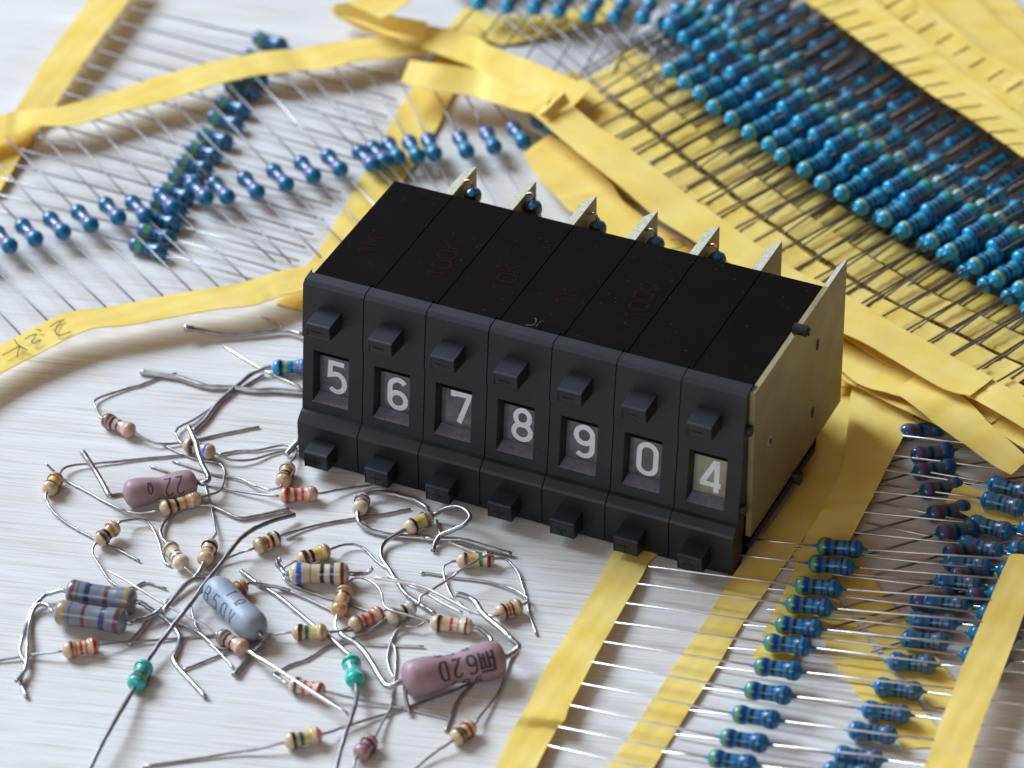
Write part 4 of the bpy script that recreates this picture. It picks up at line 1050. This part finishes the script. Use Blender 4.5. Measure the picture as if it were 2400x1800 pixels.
loose('teal resistor at lower centre, its lead dropping to the bottom edge', ('B1', 815, 710), ('B1', 862, 935), 'teal',
      ((.06, 'dg', .10), (.42, 'vi', .07), (.66, 'gy', .07)), W('B1', (770, 650), (640, 530), (500, 430), (250, 220), (20, 60)) + W('E2', (1560, 670), (1450, 590), (1330, 490)),
      [('B1', 878, 980, .16), ('B1', 870, 1060, .2), ('B1', 830, 1200, .25), ('B1', 760, 1400, .26), ('B1', 690, 1659, .25), ('B1', 650, 1820, .25)], base=(.02, .50, .36), r1=.034, r2=.036, m2=M_LEADD, m1=M_LEAD)
loose('grey banded power resistor, the rear one of the touching pair at left', ('E7', 860, 1025), ('E7', 1770, 1165), 'grey',
      ((.12, 'br', .055), (.20, 'dg', .03), (.33, 'db', .075), (.60, 'br', .065), (.88, 'go', .07)), W('E7', (740, 1065), (660, 1052), (580, 1080), (500, 1160), (410, 1270), (350, 1450)) + [('B0', 200, 520, .12), ('B0', 172, 640, .1), ('B0', 200, 720, .08), ('B0', 235, 765, .08), ('B0', 190, 850, .1), ('B0', 140, 908, .12)],
      W('E7', (1850, 1230), (1980, 1280), (2080, 1340)) + W('B0', (1480, 420), (1550, 520), (1540, 620), (1500, 720), (1560, 815), (1680, 940), (1775, 1045)), base=GREYB, r1=.032, r2=.036, z=.19)
loose('grey banded power resistor, the front one of the touching pair at left', ('E7', 715, 1290), ('E7', 1650, 1430), 'grey',
      ((.12, 'go', .08), (.23, 'dg', .035), (.42, 'br', .05), (.68, 'db', .08), (.88, 'br', .075)), W('E7', (640, 1225), (560, 1190), (480, 1215), (420, 1310), (385, 1450)) + [('B0', 235, 580, .12), ('B0', 232, 680, .1), ('B0', 225, 770, .1), ('B0', 180, 910, .05), ('B0', 228, 1045, .04)],
      [('E7', 1750, 1410, .14), ('E7', 1900, 1370, .12), ('E7', 2050, 1290, .14), ('E7', 2180, 1150, .2), ('E2', 420, 960, .24), ('E2', 600, 740, .26), ('E2', 760, 600, .2), ('E2', 900, 585, .15)], base=GREYB, r1=.032, r2=.04, z=.22)
loose('beige resistor with red rings in front of the grey pair', ('B0', 535, 650), ('B0', 860, 595), 'small',
      ((.36, 'orr', .08), (.50, 'rd', .08), (.64, 'rd', .05), (.86, 'rd', .10)), W('B0', (450, 655), (250, 685), (0, 730), (-150, 760)), W('B0', (950, 590), (1100, 573), (1500, 542), (1900, 508)))
GY = loose('light grey sausage-shaped resistor printed 50V, lying diagonally', ('E2', 985, 655), ('E2', 1540, 1220), 'blob', (),
      W('E2', (860, 750), (780, 790), (745, 860), (760, 1000), (830, 1200), (920, 1310), (1100, 1480), (1250, 1650)),
      [('E2', 1580, 1235, .2), ('E2', 1605, 1290, .16), ('E2', 1570, 1370, .1), ('E2', 1480, 1460, .05), ('E2', 1330, 1620, .05), ('E2', 1250, 1720, .06)], base=(.30, .335, .38), r2=.042, m2=M_LEADD)
marks(GY, text_polys('B50V', -.42, -.15, .24, .215, False, 1.0), .018, M_PRINTG)
marks(GY, text_polys('1O', -.10, .13, .20, .25, False, 1.0), .018, M_PRINTG)
loose('small orange-tan resistor mostly hidden behind the light grey one', ('E2', 1150, 790), ('E2', 1395, 655), 'small',
      ((.85, 'go', .10),), None, W('E2', (1480, 655), (1600, 658), (1750, 685), (1900, 725)) + W('B1', (200, 95), (450, 200), (650, 300), (885, 415)), base=ORT, r2=.026)
loose('small pinkish resistor with black checked rings below the light grey one', ('E2', 1060, 1240), ('E2', 1405, 1430), 'small',
      ((.12, 'dg', .08), (.36, 'bk', .07), (.54, 'br', .07), (.86, 'tan', .10)), [('E2', 980, 1190, .15), ('E2', 800, 1080, .2), ('E2', 400, 870, .26), ('E2', 0, 620, .3), ('E7', 1400, 760, .3)],
      [('E2', 1480, 1490, .14), ('E2', 1600, 1570, .18), ('B1', 0, 690, .2), ('B1', 400, 945, .22), ('B1', 800, 1200, .2)], base=TANP, m1=M_LEADB, m2=M_LEADB, r2=.032)
loose('beige resistor with green and olive rings above the lower teal one', ('B1', 308, 488), ('B1', 622, 482), 'small',
      ((.22, 'br', .08), (.42, 'gn', .10), (.60, 'ye', .10), (.84, 'go', .08)), W('B1', (230, 490), (150, 510), (20, 545)) + W('E2', (1700, 1240), (1450, 1370), (1200, 1440), (900, 1560), (650, 1659)),
      W('B1', (720, 482), (860, 470), (980, 445), (1100, 405)))
loose('beige resistor with a red and a grey ring above the big mauve one', ('B1', 1505, 400), ('B1', 1880, 440), 'small',
      ((.22, 'br', .07), (.50, 'rd', .08), (.67, 'gy', .06), (.84, 'br', .06)), W('B1', (1400, 435), (1300, 440), (1230, 460), (1180, 540), (1145, 640), (1140, 760), (1190, 890)),
      W('B1', (1960, 462), (2020, 530), (2042, 570)), base=(.66, .48, .28), r2=.036)
loose('tan resistor with three red rings under crossing wires in the middle', ('B1', 810, 440), ('B1', 1100, 310), 'small',
      ((.40, 'rd', .08), (.60, 'rd', .09), (.88, 'rd', .09)), W('B1', (740, 480), (640, 490)), W('B1', (1140, 310), (1180, 280)), base=(.60, .38, .22))
loose('cream resistor with black ring, centre of the tangle, lead running up to the right', ('B1', 1130, 375), ('B1', 1375, 260), 'small',
      ((.35, 'gy', .12), (.58, 'bk', .10), (.76, 'wt', .08), (.92, 'br', .08)), W('B1', (1060, 410), (980, 470), (850, 530), (640, 600), (440, 720), (320, 760), (200, 820), (150, 850)),
      [('B1', 1420, 180, .16), ('B1', 1500, 130, .2), ('B1', 1700, 5, .26), ('E3', 400, 780, .3), ('E3', 700, 605, .34), ('E3', 850, 535, .36)], base=CREAM)
loose('orange-tan resistor with two thin dark rings, standing below the blue-ringed one', ('B1', 705, 330), ('B1', 775, 105), 'small',
      ((.66, 'bk', .05), (.92, 'br', .05)), W('B1', (685, 410), (700, 470), (760, 525), (870, 565), (1000, 590), (1150, 600), (1450, 610)),
      [('B1', 800, 50, .14), ('B1', 850, 18, .16), ('B1', 940, 22, .18), ('B1', 1030, 75, .2), ('B1', 1085, 150, .22), ('B1', 1100, 235, .24), ('B1', 1150, 290, .26), ('B1', 1300, 335, .28), ('B1', 1500, 395, .28)], base=ORT, m1=M_LEADB)
P2 = loose('large mauve ceramic resistor printed 62 ohm at lower centre', ('B1', 1275, 910), ('B1', 2140, 700), 'huge', (),
      [('B1', 1220, 945, .26), ('B1', 1150, 955, .24), ('B1', 1090, 900, .22), ('B1', 970, 700, .2), ('B1', 870, 590, .2), ('B1', 770, 530, .2), ('B1', 730, 495, .2)],
      [('B1', 2200, 665, .3), ('B2', 35, 640, .32), ('B2', 60, 610, .35), ('B2', 20, 570, .37), ('E3', 1080, 1630, .38), ('E3', 1000, 1550, .38), ('E3', 880, 1450, .36), ('E3', 780, 1370, .34), ('E3', 700, 1280, .32), ('E3', 640, 1180, .3), ('E3', 560, 1120, .3), ('E3', 450, 1075, .32), ('E3', 380, 1070, .32)], base=(.37, .22, .225), r1=.044, r2=.044)
marks(P2, text_polys('62D', .21, .0, .30, .205, True, .9), .036, M_PRINT)
marks(P2, [[(a-.10, b) for a, b in pl] for pl in [[(.42, -.14), (.64, -.14)], [(.43, -.10), (.43, .14)], [(.485, -.10), (.485, .12)], [(.43, .05), (.50, .05)], [(.545, -.10), (.545, .14)], [(.545, .04), (.61, .04)], [(.62, -.12), (.62, .15)], [(.42, -.08), (.64, -.08)]]], .042, M_PRINT, 'printed_logo')
marks(P2, text_polys('90J', .28, -.27, .15, .17, True, 1.2), .026, M_PRINT)
marks(P2, text_polys('DDD', .20, .33, .15, .2, True, 1.2), .026, M_PRINT)
loose('larger beige resistor with a blue ring and two dark rings, centre of the heap', ('A1', 285, 1638), ('A1', 812, 1640), 'big',
      ((.17, 'bl', .085), (.36, 'go', .03), (.55, 'bk', .07), (.71, 'db', .07), (.88, 'br', .065)), [('E2', 1860, 500, .14), ('E2', 1810, 470, .14), ('E2', 1770, 430, .16), ('E2', 1765, 385, .2), ('E2', 1800, 350, .24)],
      [('A1', 860, 1645, .15), ('A1', 920, 1640, .15), ('A1', 975, 1622, .17), ('A1', 1005, 1590, .22)], base=(.66, .50, .33), r1=.040, r2=.034)
loose('beige resistor with a yellow ring directly behind the blue-ringed one', ('A1', 355, 1530), ('A1', 640, 1430), 'small',
      ((.20, 'br', .10), (.42, 'bk', .09), (.62, 'ye', .16), (.86, 'go', .08)), W('A1', (300, 1560), (240, 1590), (225, 1650)) + W('B1', (260, 40), (380, 105), (550, 170), (700, 215), (900, 280), (1130, 385)),
      W('A1', (720, 1400), (790, 1387), (860, 1390), (940, 1425), (1040, 1530), (1190, 1650)) + W('B1', (1240, 90), (1300, 150), (1390, 225)))
loose('cream resistor with a mauve ring, upright in a loop of thick wire near the switches', ('A1', 885, 1105), ('A1', 930, 975), 'small',
      ((.52, 'br', .07), (.70, 'vi', .10)), [('A1', 865, 1160, .1), ('A1', 900, 1210, .08), ('A1', 1000, 1270, .05), ('A1', 1150, 1305, .045), ('A1', 1500, 1335, .045), ('E3', 0, 352, .045), ('E3', 400, 355, .06), ('E3', 600, 400, .07), ('E3', 850, 480, .06), ('E3', 1100, 545, .045)],
      [('A1', 965, 950, .14), ('A1', 1060, 935, .12), ('A1', 1200, 955, .08), ('A1', 1370, 1005, .06), ('A1', 1490, 1080, .06)], base=CREAM, r1=.038, r2=.038)
loose('beige resistor with yellow and dark brown rings, below the middle of the switches', ('A1', 1290, 1260), ('A1', 1520, 1140), 'small',
      ((.28, 'gc', .11), (.50, 'ye', .16), (.73, 'gc', .12), (.94, 'br', .08)), W('A1', (1220, 1305), (1130, 1350), (1085, 1410), (1085, 1500), (1150, 1600)) + W('B1', (1225, 60), (1300, 160), (1400, 235), (1550, 330)),
      [('A1', 1570, 1105, .2), (('A1'), 1640, 1075, .26), ('A1', 1730, 1062, .32), ('A1', 1810, 1090, .36), ('A1', 1848, 1150, .36), ('A1', 1800, 1215, .30), ('A1', 1680, 1270, .2), ('A1', 1590, 1310, .12), ('A1', 1550, 1370, .07), ('A1', 1530, 1440, .05)], base=(.68, .50, .30), r1=.034, r2=.036, m2=M_LEADD)
loose('beige resistor with yellow and green rings crossed by a dark wire, near heap right', ('E3', 385, 640), ('E3', 880, 605), 'small',
      ((.22, 'go', .05), (.44, 'ye', .12), (.63, 'gn', .10), (.84, 'br', .10)), W('E3', (300, 650), (235, 690), (215, 760), (235, 870), (280, 1000), (330, 1100), (375, 1145), (470, 1215)),
      W('E3', (960, 600), (1030, 615), (1110, 685), (1190, 800), (1240, 950), (1290, 1120), (1330, 1330), (1425, 1590)), base=(.66, .45, .30))
loose('beige resistor with dark red rings at the right end of the heap', ('E3', 885, 1330), ('E3', 1240, 1200), 'small',
      ((.32, 'br', .08), (.46, 'rd', .06), (.58, 'br', .08), (.86, 'go', .08)), [('E3', 940, 1352, .22), ('E3', 860, 1350, .26), ('E3', 690, 1315, .2), ('E3', 560, 1308, .15)],
      W('E3', (1300, 1170), (1312, 1130), (1260, 1080), (1100, 990), (850, 920), (600, 880), (300, 845), (0, 790)) + W('A1', (1420, 1632)), base=(.64, .44, .26), m1=M_LEADB)
loose('beige resistor with three red rings under a bright wire, lower centre left', ('B1', 285, 930), ('B1', 600, 1000), 'small',
      ((.22, 'dg', .07), (.45, 'rd', .08), (.66, 'rd', .08), (.88, 'rd', .08)), W('B1', (210, 890), (140, 845)), W('B1', (700, 1040), (900, 1075), (1300, 1150), (1700, 1240)), base=(.60, .44, .33))
loose('beige resistor with a green ring near the bottom edge', ('B1', 242, 1440), ('B1', 575, 1365), 'small',
      ((.24, 'br', .08), (.44, 'gn', .10), (.64, 'ye', .10), (.86, 'orr', .06)), W('B1', (150, 1465), (0, 1500)) + W('B0', (2000, 1530), (1700, 1580), (1230, 1645)),
      W('B1', (680, 1335), (900, 1260), (1230, 1160), (1600, 1030), (1850, 930)), base=(.62, .45, .27))
loose('pinkish brown resistor at the bottom edge right of the teal one', ('B1', 880, 1560), ('B1', 1015, 1405), 'small',
      ((.40, 'vi', .10), (.62, 'br', .08), (.86, 'vi', .07)), W('B1', (840, 1659), (800, 1740)), W('B1', (1050, 1350), (1100, 1250), (1160, 1140), (1190, 950), (1210, 750), (1200, 620), (1170, 570), (1190, 500), (1240, 430), (1320, 370)), base=(.42, .22, .21))
loose('beige resistor with black and red rings at bottom centre, left of the yellow tape', ('B1', 1700, 1420), ('B1', 1880, 1285), 'small',
      ((.24, 'br', .09), (.42, 'bk', .08), (.66, 'rd', .10), (.88, 'go', .08)), W('B1', (1620, 1470), (1500, 1560), (1380, 1665), (1300, 1740)), W('B1', (1930, 1220), (2010, 1120), (2100, 1000), (2150, 870), (2190, 740)) + W('B2', (0, 700), (45, 620)), base=(.66, .45, .25))
loose('single blue resistor half hidden behind the left end of the switches', ('E1', 1690, 712), ('E1', 2130, 700), 'small',
      ((.25, 'nv', .05), (.38, 'yg', .08), (.55, 'nv', .05), (.72, 'rd', .06)), W('E1', (1580, 720), (1450, 790), (1250, 960), (1060, 1130), (900, 1340), (760, 1470)), None, base=(.01, .27, .50), r1=.038)

# bare cut wires
def offcut(label, pts, r=.026, mat=None, blob=False):
    P = [G(q(p[0], p[1], p[2]), p[3] if len(p) > 3 else r+.005) for p in pts]
    C = crom(P, 6); bm = bmesh.new()
    rr = [r]*len(C)
    if blob:
        for k in range(4): rr[k] = r*(1.25+.1*k)
    add_tube(bm, [c - P[0] for c in C], rr, 8, rj=.03)
    o = bm_obj('wire_offcut', bm, mat or M_LEAD, None, smooth=True, loc=P[0])
    tag(o, label, 'wire', 'bare wires in the heap')
offcut('thick dull wire wavering left from behind the switches, lower of two', W('E1', (150, 762), (350, 795), (600, 835), (750, 885), (950, 940), (1200, 948), (1500, 985), (1700, 980), (2050, 1005), (2250, 1010)), .046, M_LEAD)
offcut('thick dark wire stub near the lower yellow tape, upper of two left of the switches', [('E1', 660, 240, .25), ('E1', 850, 270, .18), ('E1', 1100, 318, .1), ('E1', 1300, 320, .08), ('E1', 1600, 292, .08), ('E1', 1850, 270, .08), ('E1', 2050, 320, .1)], .038, M_LEAD, True)
offcut('short bright thin wire passing under the loose blue resistor', W('E1', (1120, 455), (1560, 720), (2030, 940)), .022, M_LEADB)
offcut('very thin wire slanting to the left face of the switches near the tape', W('E1', (1570, 100), (1850, 262)), .018)
offcut('thick stub leaning on the lower left corner of the switches', [('A1', 262, 612, .06), ('A1', 310, 550, .1), ('A1', 370, 490, .15)], .045, M_LEAD)
offcut('bright wire lying over the resistors at right of the heap, longer one', W('B1', (1030, 15), (1400, 80), (1640, 190), (1900, 320), (2100, 350), z=.24), .026, M_LEADB)
offcut('bright wire ending in a dark tip above the red and grey ringed resistor', W('E3', (-500, 830), (0, 1060), (200, 1180), (460, 1310), z=.16), .026, M_LEADB)
offcut('short straight wire reaching the green ring of the right-hand resistor', W('A1', (1560, 1180), (1600, 1310)) + W('E3', (300, 390), (690, 550)), .024, M_LEADB)
offcut('short stub standing below the big mauve resistor', [('B1', 1285, 960, .22), ('B1', 1300, 1080, .12), ('B1', 1330, 1195, .04)], .030, M_LEAD)
offcut('dark bent wire between the mauve and the black and red ringed resistors', W('B1', (1640, 1340), (1690, 1200), (1750, 1070), (1870, 930)), .026, M_LEAD)
offcut('thin wire passing behind the two grey resistors to the right', [('B0', 1390, 350, .06), ('B0', 1700, 480, .05), ('B0', 1900, 620, .04), ('B0', 2120, 590, .04)], .024, M_LEAD)
